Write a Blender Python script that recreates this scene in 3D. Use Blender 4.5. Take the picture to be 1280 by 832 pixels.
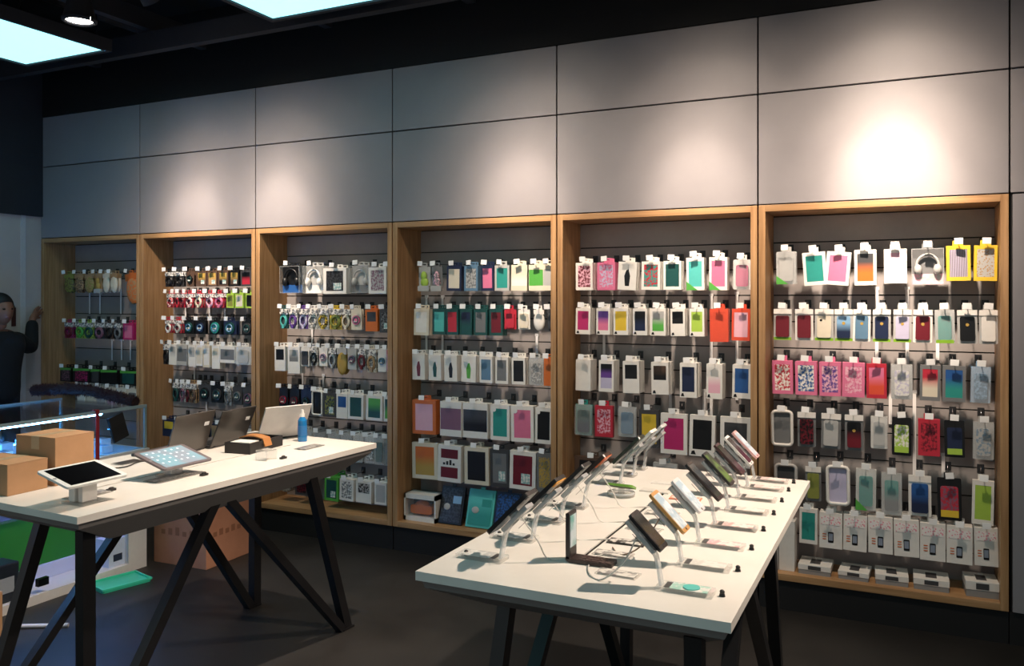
import bpy, bmesh, math, random
from mathutils import Vector, Matrix
random.seed(7)
PI = math.pi
for o in list(bpy.data.objects): bpy.data.objects.remove(o)
scene = bpy.context.scene
COL = scene.collection

# ------------------------------------------------------------------ camera
F, YAW, H, PX, PY = 1045.0, math.radians(25.5), 1.62, 640.0, 373.0
cam = bpy.data.cameras.new('camera'); camo = bpy.data.objects.new('camera', cam)
COL.objects.link(camo); scene.camera = camo
camo.location = (0, 0, H); camo.rotation_euler = (PI/2, 0, YAW)
cam.sensor_width = 36; cam.lens = 36*F/1280; cam.shift_y = -(416-PY)/1280; cam.clip_start = .05
# ------------------------------------------------------------------ world, exposure
w = bpy.data.worlds.new('world'); scene.world = w; w.use_nodes = True
w.node_tree.nodes['Background'].inputs[0].default_value = (1, .97, .95, 1)
w.node_tree.nodes['Background'].inputs[1].default_value = .23
vs = scene.view_settings
vs.view_transform = 'Standard'; vs.look = 'None'; vs.gamma = 1; vs.exposure = 0.5; vs.use_curve_mapping = False
# lamp tuning (the lamps themselves are built further down with their fittings)
WALL_SPOT_X = (-5.52, -4.75, -3.94, -3.02, -2.08, -1.03, -.08)
WALL_SPOT_W = (30, 58, 64, 34, 62, 66, 118)
WARM = (1, .81, .65)
PANEL_STRENGTH = 1.25

D = 4.53                      # plane of the shop wall
BAYS = [-6.448 + 1.1443*i for i in range(7)]
ZB, ZT = .155, 2.11           # shelving bottom / top
def ray(px, py):
    s, c = math.sin(YAW), math.cos(YAW); rx = (px-PX)/F
    return Vector((-s+rx*c, c+rx*s, -(py-PY)/F))
def on_y(px, py, Y): r = ray(px, py); return r*(Y/r.y)+Vector((0, 0, H))

# ------------------------------------------------------------------ materials
_m = {}
def srgb(h):
    if isinstance(h, str):
        h = [int(h[i:i+2], 16)/255 for i in (0, 2, 4)]
    return tuple((c/12.92 if c <= .04045 else ((c+.055)/1.055)**2.4) for c in h)+(1,)
def base_mat(name):
    m = bpy.data.materials.new(name); m.use_nodes = True
    nt = m.node_tree; return m, nt, nt.nodes['Principled BSDF']
def plain(h, rough=.45, metal=0, var=.06, spec=.5):
    k = ('p', h, rough, metal, var)
    if k in _m: return _m[k]
    m, nt, b = base_mat('plain_'+h)
    c = srgb(h)
    n = nt.nodes.new('ShaderNodeTexNoise'); n.inputs['Scale'].default_value = 40
    tc = nt.nodes.new('ShaderNodeTexCoord'); nt.links.new(tc.outputs['Object'], n.inputs['Vector'])
    mx = nt.nodes.new('ShaderNodeMix'); mx.data_type = 'RGBA'
    mx.inputs[6].default_value = tuple(v*(1-var) for v in c[:3])+(1,)
    mx.inputs[7].default_value = tuple(min(1, v*(1+var)) for v in c[:3])+(1,)
    nt.links.new(n.outputs['Fac'], mx.inputs[0]); nt.links.new(mx.outputs[2], b.inputs['Base Color'])
    b.inputs['Roughness'].default_value = rough; b.inputs['Metallic'].default_value = metal
    b.inputs['Specular IOR Level'].default_value = spec
    _m[k] = m; return m
def printed(h1, h2, kind='n', scale=30):
    """two ink colours: n blotches, v blend from top to bottom, s stripes, d dots"""
    k = ('pr', h1, h2, kind, scale)
    if k in _m: return _m[k]
    m, nt, b = base_mat('printed_'+h1+'_'+h2)
    tc = nt.nodes.new('ShaderNodeTexCoord'); ramp = nt.nodes.new('ShaderNodeValToRGB')
    ramp.color_ramp.elements[0].color = srgb(h1); ramp.color_ramp.elements[1].color = srgb(h2)
    if kind == 'n':
        t = nt.nodes.new('ShaderNodeTexNoise'); t.inputs['Scale'].default_value = scale; t.inputs['Detail'].default_value = 3
        nt.links.new(tc.outputs['Object'], t.inputs['Vector']); out = t.outputs['Fac']
        ramp.color_ramp.elements[0].position = .44; ramp.color_ramp.elements[1].position = .56
    elif kind == 'd':
        t = nt.nodes.new('ShaderNodeTexVoronoi'); t.inputs['Scale'].default_value = scale*1.6
        nt.links.new(tc.outputs['Object'], t.inputs['Vector']); out = t.outputs['Distance']
        ramp.color_ramp.elements[0].position = .35; ramp.color_ramp.elements[1].position = .45
    elif kind == 's':
        t = nt.nodes.new('ShaderNodeTexWave'); t.inputs['Scale'].default_value = scale
        nt.links.new(tc.outputs['Object'], t.inputs['Vector']); out = t.outputs['Fac']
        ramp.color_ramp.elements[0].position = .4; ramp.color_ramp.elements[1].position = .6
    else:
        sp = nt.nodes.new('ShaderNodeSeparateXYZ'); nt.links.new(tc.outputs['Generated'], sp.inputs[0]); out = sp.outputs['Z']
        ramp.color_ramp.elements[0].position = .3; ramp.color_ramp.elements[1].position = .7
    nt.links.new(out, ramp.inputs[0]); nt.links.new(ramp.outputs[0], b.inputs['Base Color'])
    b.inputs['Roughness'].default_value = .35
    _m[k] = m; return m
def clear(h='ffffff', opacity=.22, rough=.08):
    k = ('c', h, opacity)
    if k in _m: return _m[k]
    m, nt, b = base_mat('clear_'+h)
    b.inputs['Base Color'].default_value = srgb(h); b.inputs['Roughness'].default_value = rough
    tr = nt.nodes.new('ShaderNodeBsdfTransparent'); mx = nt.nodes.new('ShaderNodeMixShader')
    gl = nt.nodes.new('ShaderNodeBsdfGlossy'); gl.inputs['Roughness'].default_value = max(rough, .03)
    lw = nt.nodes.new('ShaderNodeLayerWeight'); lw.inputs['Blend'].default_value = .5
    pw = nt.nodes.new('ShaderNodeMath'); pw.operation = 'POWER'; pw.inputs[1].default_value = 5
    ad = nt.nodes.new('ShaderNodeMath'); ad.operation = 'MULTIPLY_ADD'; ad.inputs[1].default_value = .6; ad.inputs[2].default_value = .035; ad.use_clamp = True
    nt.links.new(lw.outputs['Facing'], pw.inputs[0]); nt.links.new(pw.outputs[0], ad.inputs[0])
    m2 = nt.nodes.new('ShaderNodeMixShader'); m2.inputs[0].default_value = opacity
    nt.links.new(ad.outputs[0], mx.inputs[0]); nt.links.new(tr.outputs[0], mx.inputs[1]); nt.links.new(gl.outputs[0], mx.inputs[2])
    nt.links.new(mx.outputs[0], m2.inputs[1]); nt.links.new(b.outputs[0], m2.inputs[2])
    nt.links.new(m2.outputs[0], nt.nodes['Material Output'].inputs[0])
    _m[k] = m; return m
def glow(h, strength):
    k = ('e', h, strength)
    if k in _m: return _m[k]
    m, nt, b = base_mat('glow_'+h)
    b.inputs['Base Color'].default_value = srgb(h); b.inputs['Emission Color'].default_value = srgb(h)
    b.inputs['Emission Strength'].default_value = strength
    _m[k] = m; return m
def wood(name, h1, h2, rough=.5, axis=2):
    m, nt, b = base_mat(name)
    tc = nt.nodes.new('ShaderNodeTexCoord'); mp = nt.nodes.new('ShaderNodeMapping')
    sc = [22, 22, 22]; sc[axis] = 1.2; mp.inputs['Scale'].default_value = sc
    nt.links.new(tc.outputs['Object'], mp.inputs[0])
    n = nt.nodes.new('ShaderNodeTexNoise'); n.inputs['Scale'].default_value = 2.2; n.inputs['Detail'].default_value = 6; n.inputs['Distortion'].default_value = .6
    nt.links.new(mp.outputs[0], n.inputs['Vector'])
    r = nt.nodes.new('ShaderNodeValToRGB'); r.color_ramp.elements[0].color = srgb(h1); r.color_ramp.elements[1].color = srgb(h2)
    r.color_ramp.elements[0].position = .3; r.color_ramp.elements[1].position = .7
    nt.links.new(n.outputs['Fac'], r.inputs[0]); nt.links.new(r.outputs[0], b.inputs['Base Color'])
    bp = nt.nodes.new('ShaderNodeBump'); bp.inputs['Strength'].default_value = .08
    nt.links.new(n.outputs['Fac'], bp.inputs['Height']); nt.links.new(bp.outputs[0], b.inputs['Normal'])
    b.inputs['Roughness'].default_value = rough
    return m
def worn(name, h1, h2, rough=(.4, .6), scale=3, bump=.05):
    m, nt, b = base_mat(name)
    tc = nt.nodes.new('ShaderNodeTexCoord')
    n = nt.nodes.new('ShaderNodeTexNoise'); n.inputs['Scale'].default_value = scale; n.inputs['Detail'].default_value = 8; n.inputs['Roughness'].default_value = .65
    nt.links.new(tc.outputs['Object'], n.inputs['Vector'])
    r = nt.nodes.new('ShaderNodeValToRGB'); r.color_ramp.elements[0].color = srgb(h1); r.color_ramp.elements[1].color = srgb(h2)
    r.color_ramp.elements[0].position = .3; r.color_ramp.elements[1].position = .72
    nt.links.new(n.outputs['Fac'], r.inputs[0]); nt.links.new(r.outputs[0], b.inputs['Base Color'])
    mr = nt.nodes.new('ShaderNodeMapRange'); mr.inputs[3].default_value = rough[0]; mr.inputs[4].default_value = rough[1]
    nt.links.new(n.outputs['Fac'], mr.inputs[0]); nt.links.new(mr.outputs[0], b.inputs['Roughness'])
    bp = nt.nodes.new('ShaderNodeBump'); bp.inputs['Strength'].default_value = bump
    nt.links.new(n.outputs['Fac'], bp.inputs['Height']); nt.links.new(bp.outputs[0], b.inputs['Normal'])
    return m
M_OAK_V = wood('oak_upright', '966f48', 'bd9468', .42, 2)
M_OAK_H = wood('oak_level', '966f48', 'bd9468', .42, 0)
M_PANEL = worn('grey_wall_panel', '858184', '908c8e', (.42, .5), 1.5, .01)
M_SLAT = worn('grey_slat', '948e8b', 'a09a97', (.45, .55), 6, .02)
M_FLOOR = worn('dark_floor', '131211', '272523', (.38, .62), 1.6, .05)
M_BLACK = worn('black_paint', '060607', '0b0b0c', (.7, .8), 4, .02)
M_CEIL = worn('black_ceiling', '060607', '0a0a0b', (.9, .95), 3, .02)
M_BEAM = worn('dark_beam', '1f2025', '2a2b31', (.7, .8), 3, .02)
M_ENDWALL = worn('white_end_wall', 'b9aca5', 'c6bab3', (.7, .8), 2, .02)
M_TOP = worn('white_table_top', 'd8d3cb', 'e2ddd6', (.3, .36), 5, .004)
M_APRON = worn('graphite_apron', '767371', '807d7b', (.5, .6), 4, .01)
M_LEG = worn('black_steel', '0b0b0d', '131316', (.35, .45), 4, .01)
M_CARD = worn('cardboard', 'a67d58', 'b98e68', (.75, .85), 5, .05)
M_CARD2 = worn('cardboard_reddish', '9b6b52', 'ad7b60', (.75, .85), 5, .05)
M_GLASS = clear('dfeeee', .0, .02)
M_ACRYL = clear('e6e6e2', .20, .08)
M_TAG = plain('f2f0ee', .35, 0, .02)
M_STEEL = plain('9a9a9c', .25, 1, .03)

# ------------------------------------------------------------------ mesh helpers
class MB:
    def __init__(s): s.v = []; s.f = []; s.sm = []
    def add(s, vs_, fs, smooth=False, mtx=None):
        n = len(s.v)
        for p in vs_:
            p = Vector(p); s.v.append(tuple(mtx @ p) if mtx else tuple(p))
        for q in fs: s.f.append(tuple(i+n for i in q)); s.sm.append(smooth)
        return s
    def box(s, x0, x1, y0, y1, z0, z1, mtx=None, bev=0):
        if bev <= 0:
            vs_ = [(x, y, z) for z in (z0, z1) for y in (y0, y1) for x in (x0, x1)]
            return s.add(vs_, [(0, 2, 3, 1), (4, 5, 7, 6), (0, 1, 5, 4), (2, 6, 7, 3), (0, 4, 6, 2), (1, 3, 7, 5)], False, mtx)
        bm = bmesh.new(); bmesh.ops.create_cube(bm, size=1)
        for v in bm.verts: v.co = Vector(((x0+x1)/2+v.co.x*(x1-x0), (y0+y1)/2+v.co.y*(y1-y0), (z0+z1)/2+v.co.z*(z1-z0)))
        bmesh.ops.bevel(bm, geom=bm.edges[:], offset=bev, segments=2, affect='EDGES', profile=.6)
        bm.verts.ensure_lookup_table(); bm.verts.index_update()
        s.add([v.co.copy() for v in bm.verts], [[v.index for v in f.verts] for f in bm.faces], False, mtx); bm.free(); return s
    def prism(s, pts, y0, y1, mtx=None):
        """outline in x,z extruded along y"""
        n = len(pts)
        vs_ = [(x, y0, z) for x, z in pts]+[(x, y1, z) for x, z in pts]
        fs = [tuple(range(n)), tuple(range(2*n-1, n-1, -1))]+[(i, i+n, (i+1) % n+n, (i+1) % n) for i in range(n)]
        return s.add(vs_, fs, False, mtx)
    def slab(s, x0, x1, z0, z1, y0, y1, r, mtx=None, seg=4):
        pts = []
        for cx, cz, a0 in ((x1-r, z1-r, 0), (x0+r, z1-r, PI/2), (x0+r, z0+r, PI), (x1-r, z0+r, 1.5*PI)):
            for i in range(seg+1):
                a = a0+i*PI/2/seg; pts.append((cx+r*math.cos(a), cz+r*math.sin(a)))
        return s.prism(pts, y0, y1, mtx)
    def ring(s, x0, x1, z0, z1, bx, bz, y0, y1, mtx=None):
        s.box(x0, x0+bx, y0, y1, z0, z1, mtx); s.box(x1-bx, x1, y0, y1, z0, z1, mtx)
        s.box(x0+bx, x1-bx, y0, y1, z1-bz, z1, mtx); return s.box(x0+bx, x1-bx, y0, y1, z0, z0+bz, mtx)
    def tube(s, pts, r, seg=8, cap=True, mtx=None):
        pts = [Vector(p) for p in pts]; rings = []; rr = r if isinstance(r, (list, tuple)) else [r]*len(pts)
        up = None; vs_ = []; fs = []
        for i, p in enumerate(pts):
            t = (pts[min(i+1, len(pts)-1)]-pts[max(i-1, 0)]).normalized()
            if up is None: up = Vector((0, 0, 1)) if abs(t.z) < .9 else Vector((1, 0, 0))
            a = (up-t*up.dot(t)).normalized(); up = a; b = t.cross(a)
            for k in range(seg):
                q = 2*PI*k/seg; vs_.append(p+(a*math.cos(q)+b*math.sin(q))*rr[i])
        for i in range(len(pts)-1):
            for k in range(seg): fs.append((i*seg+k, i*seg+(k+1) % seg, (i+1)*seg+(k+1) % seg, (i+1)*seg+k))
        s.add(vs_, fs, True, mtx)
        if cap:
            n = len(vs_); s.add(vs_[:seg], [tuple(range(seg-1, -1, -1))], False, mtx); s.add(vs_[-seg:], [tuple(range(seg))], False, mtx)
        return s
    def ribbon(s, pts, half, th, mtx=None):
        """flat strip following x,z points, width along y, thickness th"""
        P = [Vector((p[0], 0, p[1])) for p in pts]; top = []; bot = []
        for i, p in enumerate(P):
            t = (P[min(i+1, len(P)-1)]-P[max(i-1, 0)]).normalized(); n = Vector((-t.z, 0, t.x))
            top.append(p+n*th/2); bot.append(p-n*th/2)
        vs_ = []
        for a, b in zip(top, bot):
            vs_ += [(a.x, -half, a.z), (a.x, half, a.z), (b.x, half, b.z), (b.x, -half, b.z)]
        fs = [(3, 2, 1, 0)]
        for i in range(len(P)-1):
            for k in range(4): fs.append((4*i+k, 4*i+(k+1) % 4, 4*i+4+(k+1) % 4, 4*i+4+k))
        e = 4*(len(P)-1); fs.append((e, e+1, e+2, e+3))
        return s.add(vs_, fs, False, mtx)
    def cyl(s, c, r, h, axis='z', seg=16, r2=None, mtx=None):
        """from c along +axis, h long"""
        r2 = r if r2 is None else r2; vs_ = []
        for hh, rad in ((0, r), (h, r2)):
            for k in range(seg):
                a = 2*PI*k/seg; u, v = rad*math.cos(a), rad*math.sin(a)
                p = {'z': (u, v, hh), 'y': (u, hh, v), 'x': (hh, u, v)}[axis]
                vs_.append((c[0]+p[0], c[1]+p[1], c[2]+p[2]))
        fs = [(k, (k+1) % seg, (k+1) % seg+seg, k+seg) for k in range(seg)]
        s.add(vs_, fs, True, mtx); s.add(vs_[:seg], [tuple(range(seg-1, -1, -1))], False, mtx); return s.add(vs_[seg:], [tuple(range(seg))], False, mtx)
    def ball(s, c, rx, ry, rz, seg=12, rings=8, mtx=None):
        vs_ = [(c[0], c[1], c[2]-rz)]
        for i in range(1, rings):
            p = -PI/2+PI*i/rings
            for k in range(seg): a = 2*PI*k/seg; vs_.append((c[0]+rx*math.cos(p)*math.cos(a), c[1]+ry*math.cos(p)*math.sin(a), c[2]+rz*math.sin(p)))
        vs_.append((c[0], c[1], c[2]+rz)); fs = []
        for k in range(seg): fs.append((0, 1+(k+1) % seg, 1+k)); fs.append((len(vs_)-1, 1+(rings-2)*seg+k, 1+(rings-2)*seg+(k+1) % seg))
        for i in range(rings-2):
            for k in range(seg): fs.append((1+i*seg+k, 1+i*seg+(k+1) % seg, 1+(i+1)*seg+(k+1) % seg, 1+(i+1)*seg+k))
        return s.add(vs_, fs, True, mtx)
    def torus(s, c, R, r, axis='y', a0=0, a1=2*PI, n=20, seg=6, sx=1, sz=1, mtx=None):
        pts = []
        full = abs(a1-a0-2*PI) < 1e-4
        for i in range(n+1):
            a = a0+(a1-a0)*i/n; u, v = R*math.cos(a)*sx, R*math.sin(a)*sz
            pts.append({'y': (c[0]+u, c[1], c[2]+v), 'z': (c[0]+u, c[1]+v, c[2]), 'x': (c[0], c[1]+u, c[2]+v)}[axis])
        return s.tube(pts, r, seg, not full, mtx)
    def mesh(s, name, mat):
        me = bpy.data.meshes.new(name); me.from_pydata(s.v, [], s.f)
        bm = bmesh.new(); bm.from_mesh(me); bmesh.ops.recalc_face_normals(bm, faces=bm.faces); bm.to_mesh(me); bm.free()
        me.polygons.foreach_set('use_smooth', s.sm); me.materials.append(mat); return me
    def build(s, name, mat, parent=None, loc=(0, 0, 0), rot=(0, 0, 0)):
        return link(name, s.mesh(name, mat), parent, loc, rot)
def link(name, me, parent=None, loc=(0, 0, 0), rot=(0, 0, 0)):
    o = bpy.data.objects.new(name, me); COL.objects.link(o); o.parent = parent
    o.location = loc; o.rotation_euler = rot; return o
def tag(o, label, cat, group=None):
    o['label'] = label; o['category'] = cat
    if group: o['group'] = group
    return o
def thing(name, label, cat, loc=(0, 0, 0), rot=(0, 0, 0), group=None):
    return tag(link(name, None, None, loc, rot), label, cat, group)
def struct(o, label=None):
    o['kind'] = 'structure'
    if label: o['label'] = label
    return o
def copy_tree(o, parent=None):
    c = o.copy(); COL.objects.link(c); c.parent = parent
    for ch in list(o.children): copy_tree(ch, c)
    return c

# ================================================================== THE SETTING
struct(MB().box(-9, 5, -4, 5.2, -.08, 0).build('floor', M_FLOOR), 'dark grey polished shop floor')
# ---- shop wall: backing, and two tiers of grey panels above the shelving
wall = struct(link('wall_back', None, None), 'grey panelled shop wall above the shelving')
MB().box(-6.448, 3.0, D+.33, D+.40, 0, 3.72).build('backing', M_BLACK, wall)
MB().box(-6.448, 3.0, D+.022, D+.33, 2.13, 3.10).build('bulkhead', M_BLACK, wall)
MB().box(-6.448, 3.0, D-.005, D+.33, 3.104, 3.72).build('top_trim', M_BLACK, wall)
edges = BAYS+[.53+.417+.6, 2.6]
for i in range(len(edges)-1):
    a, b = edges[i]+.004, edges[i+1]-.004
    MB().box(a, b, D, D+.02, 2.699, 3.10, None, .002).build('panel', M_PANEL, wall)
    MB().box(a, b, D, D+.02, 2.116, 2.691, None, .002).build('panel', M_PANEL, wall)
for a, b in ((edges[6]+.012, edges[7]-.004), (edges[7]+.004, 2.596)):
    MB().box(a, b, D, D+.02, .155, 2.108, None, .002).build('panel', M_PANEL, wall)
MB().box(BAYS[6]+.006, 3.0, D+.022, D+.33, .0, 2.13).build('pilaster_core', M_BLACK, wall)
struct(MB().box(BAYS[6], 3.0, D+.01, D+.06, 0, .15).build('baseboard_right', M_BLACK), 'black skirting under the plain grey wall panel')
# ---- end wall
ew = struct(link('wall_left', None, None), 'white end wall with a dark bulkhead above it')
MB().box(-6.60, -6.453, 1.5, D+.40, 0, 2.29).build('lower_wall', M_ENDWALL, ew)
MB().box(-6.60, -6.42, 1.5, D+.0, 2.29, 3.72).build('dark_bulkhead', M_BEAM, ew)
MB().box(-6.453, -6.445, 4.36, 4.40, 0, 2.29).build('corner_strip', plain('c9c4c4', .5), ew)
# ---- ceiling: black void with beams, and backlit panels hung in it
ce = struct(link('ceiling', None, None), 'black open ceiling with dark beams')
MB().box(-9, 5, -4, 5.2, 3.72, 3.78).build('soffit', M_CEIL, ce)
for y in (4.02, 1.25, -1.4): MB().box(-6.42, 3, y-.03, y+.03, 3.27, 3.40).build('beam', M_BEAM, ce)
for x in (-5.72, -4.62, -3.5, -2.42, -1.28, .1, 1.4): MB().box(x-.03, x+.03, -3, 4.5, 3.42, 3.54).build('beam', M_BEAM, ce)
for x in (-5.1, -3.0, -.7): MB().cyl((x, -2, 3.62), .06, 6.5, 'y', 10).build('duct_pipe', M_BEAM, ce)

def ceiling_panel(x, y1, label):
    t = thing('ceiling_light', label, 'ceiling light', (x, y1-.9, 3.25), group='backlit ceiling panels')
    fr = MB()
    fr.box(-.43, -.40, -.93, .93, 0, .08); fr.box(.40, .43, -.93, .93, 0, .08); fr.box(-.40, .40, -.93, -.90, 0, .08); fr.box(-.40, .40, .90, .93, 0, .08)
    fr.build('frame', M_BEAM, t)
    MB().box(-.40, .40, -.90, .90, .012, .03).build('diffuser', glow('a4f0fa', PANEL_STRENGTH), t)
    MB().box(-.40, .40, -.90, .90, .07, .08).build('lid', M_BEAM, t)
    for s in (-1, 1):
        for q in (-1, 1): MB().cyl((s*.38, q*.85, .08), .004, .40, 'z', 6).build('suspension_wire', M_STEEL, t)
for k, x in enumerate((-5.195, -2.975, -.755, 1.465)):
    for j, y in enumerate((3.82, .95, -1.7)):  # rows after the first: unseen, continue the grid, added as fill light
        if j == 0 and k > 1: continue
        lb = 'unseen backlit cyan ceiling panel continuing the grid, added for fill'
        if j == 0: lb = ('backlit pale cyan ceiling panel nearest the white end wall', 'backlit pale cyan ceiling panel next to the round downlight')[k]
        ceiling_panel(x, y, lb)

# ---- lighting track and spot lamps along the wall
def spot_light(name, loc, target, watts, cone, blend, col, radius, parent):
    l = bpy.data.lights.new(name, 'SPOT'); l.energy = watts; l.spot_size = math.radians(cone); l.spot_blend = blend; l.color = col; l.shadow_soft_size = radius
    o = bpy.data.objects.new(name, l); COL.objects.link(o); o.parent = parent
    d = (Vector(target)-Vector(loc)).normalized()
    o.rotation_euler = d.to_track_quat('-Z', 'Y').to_euler(); return o, d
def spot_lamp(loc, target, watts, cone, blend, label, group, col=WARM):
    t = thing('spot_lamp', label, 'spotlight', loc, group=group)
    d = (Vector(target)-Vector(loc)).normalized()
    R = d.to_track_quat('Z', 'Y').to_matrix().to_4x4()
    if watts > 0:
        L, d = spot_light('bulb_light', loc, target, watts, cone, blend, col, .035, t); L.location = d*.085
    hd = MB(); n = 16
    pr = [(.030, -.07), (.040, -.06), (.052, .02), (.055, .075), (.050, .075), (.044, .03)]
    vs_ = [(r*math.cos(2*PI*k/n), r*math.sin(2*PI*k/n), z) for r, z in pr for k in range(n)]
    fs = [(i*n+k, i*n+(k+1) % n, (i+1)*n+(k+1) % n, (i+1)*n+k) for i in range(len(pr)-1) for k in range(n)]
    hd.add(vs_, fs+[tuple(range(n))], True, R); hd.build('lamp_head', M_BEAM, t)
    ls = MB(); ls.cyl((0, 0, .05), .046, .006, 'z', 16, None, R); ls.build('lens', glow('fff1dc', 9), t)
    st = MB(); st.cyl((0, 0, 0), .010, 3.72-loc[2], 'z', 8); st.box(-.02, .02, -.06, .06, 3.70-loc[2], 3.72-loc[2]); st.build('stem', M_BEAM, t)
    return t
def wall_lamp_light(x, p, loc, t):
    for nm, cone, f, zt in (('core_light', 28, 2.3, 2.09), ('beam_light', 44, 1.2, 2.08), ('halo_light', 68, .65, 2.04), ('spill_light', 96, .28, 1.9)):
        L, d = spot_light(nm, loc, (x, D, zt), p*f, cone, 1.0, WARM, .06, t); L.location = d*.09
SPOT_SPOTS = ['nearest the white end wall', None, 'over the third shelving bay', 'between the third and fourth shelving bays', 'between the fourth and fifth shelving bays', 'over the fifth shelving bay', 'over the sixth shelving bay']
for x, p, tx in zip(WALL_SPOT_X, WALL_SPOT_W, SPOT_SPOTS):
    if tx is None: continue                      # this one is the visible round downlight
    loc = (x, 3.40, 3.38)
    t = spot_lamp(loc, (x, D, 2.13), 0, 30, 1.0, 'black wall washing track spotlight '+tx, 'track spotlights washing the wall')
    wall_lamp_light(x, p, loc, t)
# table spots
spot_lamp((.75, 3.05, 3.35), (-.75, 2.80, .9), 430, 66, 1, 'black track spotlight aimed at the phone table', 'spotlights over the tables')
spot_lamp((-1.9, 3.2, 3.4), (-2.75, 2.85, .9), 340, 62, 1, 'black track spotlight aimed at the tablet table', 'spotlights over the tables')
# round downlight seen by the ceiling panel
dl = thing('downlight', 'glowing round white downlight beside the cyan ceiling panel', 'ceiling light', (-4.45, 3.37, 3.27))
MB().torus((0, 0, .0), .085, .014, 'z', n=24).build('trim_ring', M_BEAM, dl)
MB().cyl((0, 0, .0), .08, .012, 'z', 24).build('lens', glow('fff6ea', 14), dl)
MB().cyl((0, 0, .013), .09, .14, 'z', 20, .06).build('housing', M_BEAM, dl)
MB().cyl((0, 0, .153), .012, .30, 'z', 8).build('stem', M_BEAM, dl)
wall_lamp_light(WALL_SPOT_X[1], WALL_SPOT_W[1], (-4.45, 3.37, 3.25), dl)

# ================================================================== SHELVING BAYS
BN = ['first', 'second', 'third', 'fourth', 'fifth', 'sixth']
BAYTXT = [b+' bay from white end wall' for b in BN]
FR = .034; BACK = D+.285
def make_bay(i):
    x0, x1 = BAYS[i]+.004, BAYS[i+1]-.004
    t = thing('shelving_bay', 'oak framed shelving unit with grey slatted back, '+BAYTXT[i], 'shelving', (x0, D, 0), group='oak shelving bays')
    W = x1-x0
    MB().box(0, FR, 0, .31, ZB, ZT, None, .0015).build('side_panel', M_OAK_V, t)
    MB().box(W-FR, W, 0, .31, ZB, ZT, None, .0015).build('side_panel', M_OAK_V, t)
    MB().box(FR, W-FR, 0, .31, ZT-FR, ZT, None, .0015).build('top_panel', M_OAK_H, t)
    MB().box(FR, W-FR, 0, .31, ZB, ZB+FR, None, .0015).build('bottom_shelf', M_OAK_H, t)
    MB().box(0, W, .012, .31, 0, ZB-.002).build('plinth', M_BLACK, t)
    MB().box(FR, W-FR, .297, .305, ZB+FR, ZT-FR).build('back_board', M_BLACK, t)
    z = ZB+FR+.001; n = 13; hh = (ZT-ZB-2*FR)/n
    for k in range(n):
        MB().box(FR+.001, W-FR-.001, .285, .297, z+k*hh, z+(k+1)*hh-.007).build('slat', M_SLAT, t)
    return t
for i in range(6): make_bay(i)

# ================================================================== MERCHANDISE
C = dict(W='efeae2', CR='e6d9bf', LG='b9b8b4', GY='77787a', DG='434446', BK='141416', NV='1d2a4e', BL='1f5aa8', LB='7fb2dc', TL='1f9c90', TQ='49c7bd',
         DT='16534f', GN='4fb53a', LM='a8d23a', YL='edc21f', OR='ea6a1c', RD='d8243a', RO='f2492a', DR='7d1626', MG='d0206e', PK='ee6f9a', LP='f5b3c6',
         PU='6b3fa0', LV='c6bede', BR='5d4334', TN='b98f5d', GD='c39a3c', OL='8a8f35', MV='8c5a72', BB='5c87a8')
def _dull(h, k=.82):
    r, g, b = (int(h[i:i+2], 16) for i in (0, 2, 4)); y = .3*r+.59*g+.11*b
    return '%02x%02x%02x' % tuple(int(max(0, min(255, (y+(v-y)*k)*.97))) for v in (r, g, b))
C = {k: _dull(v) for k, v in C.items()}
def col(c, r=.38): return plain(C[c], r)
def pmat(p):
    """'RD' plain, 'RD/W:n' blotches of two inks"""
    if '/' not in p: return col(p)
    a, b = p.split('/'); k = 'n'
    if ':' in b: b, k = b.split(':')
    return printed(C[a], C[b], k, 72 if k != 's' else 60)

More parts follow.
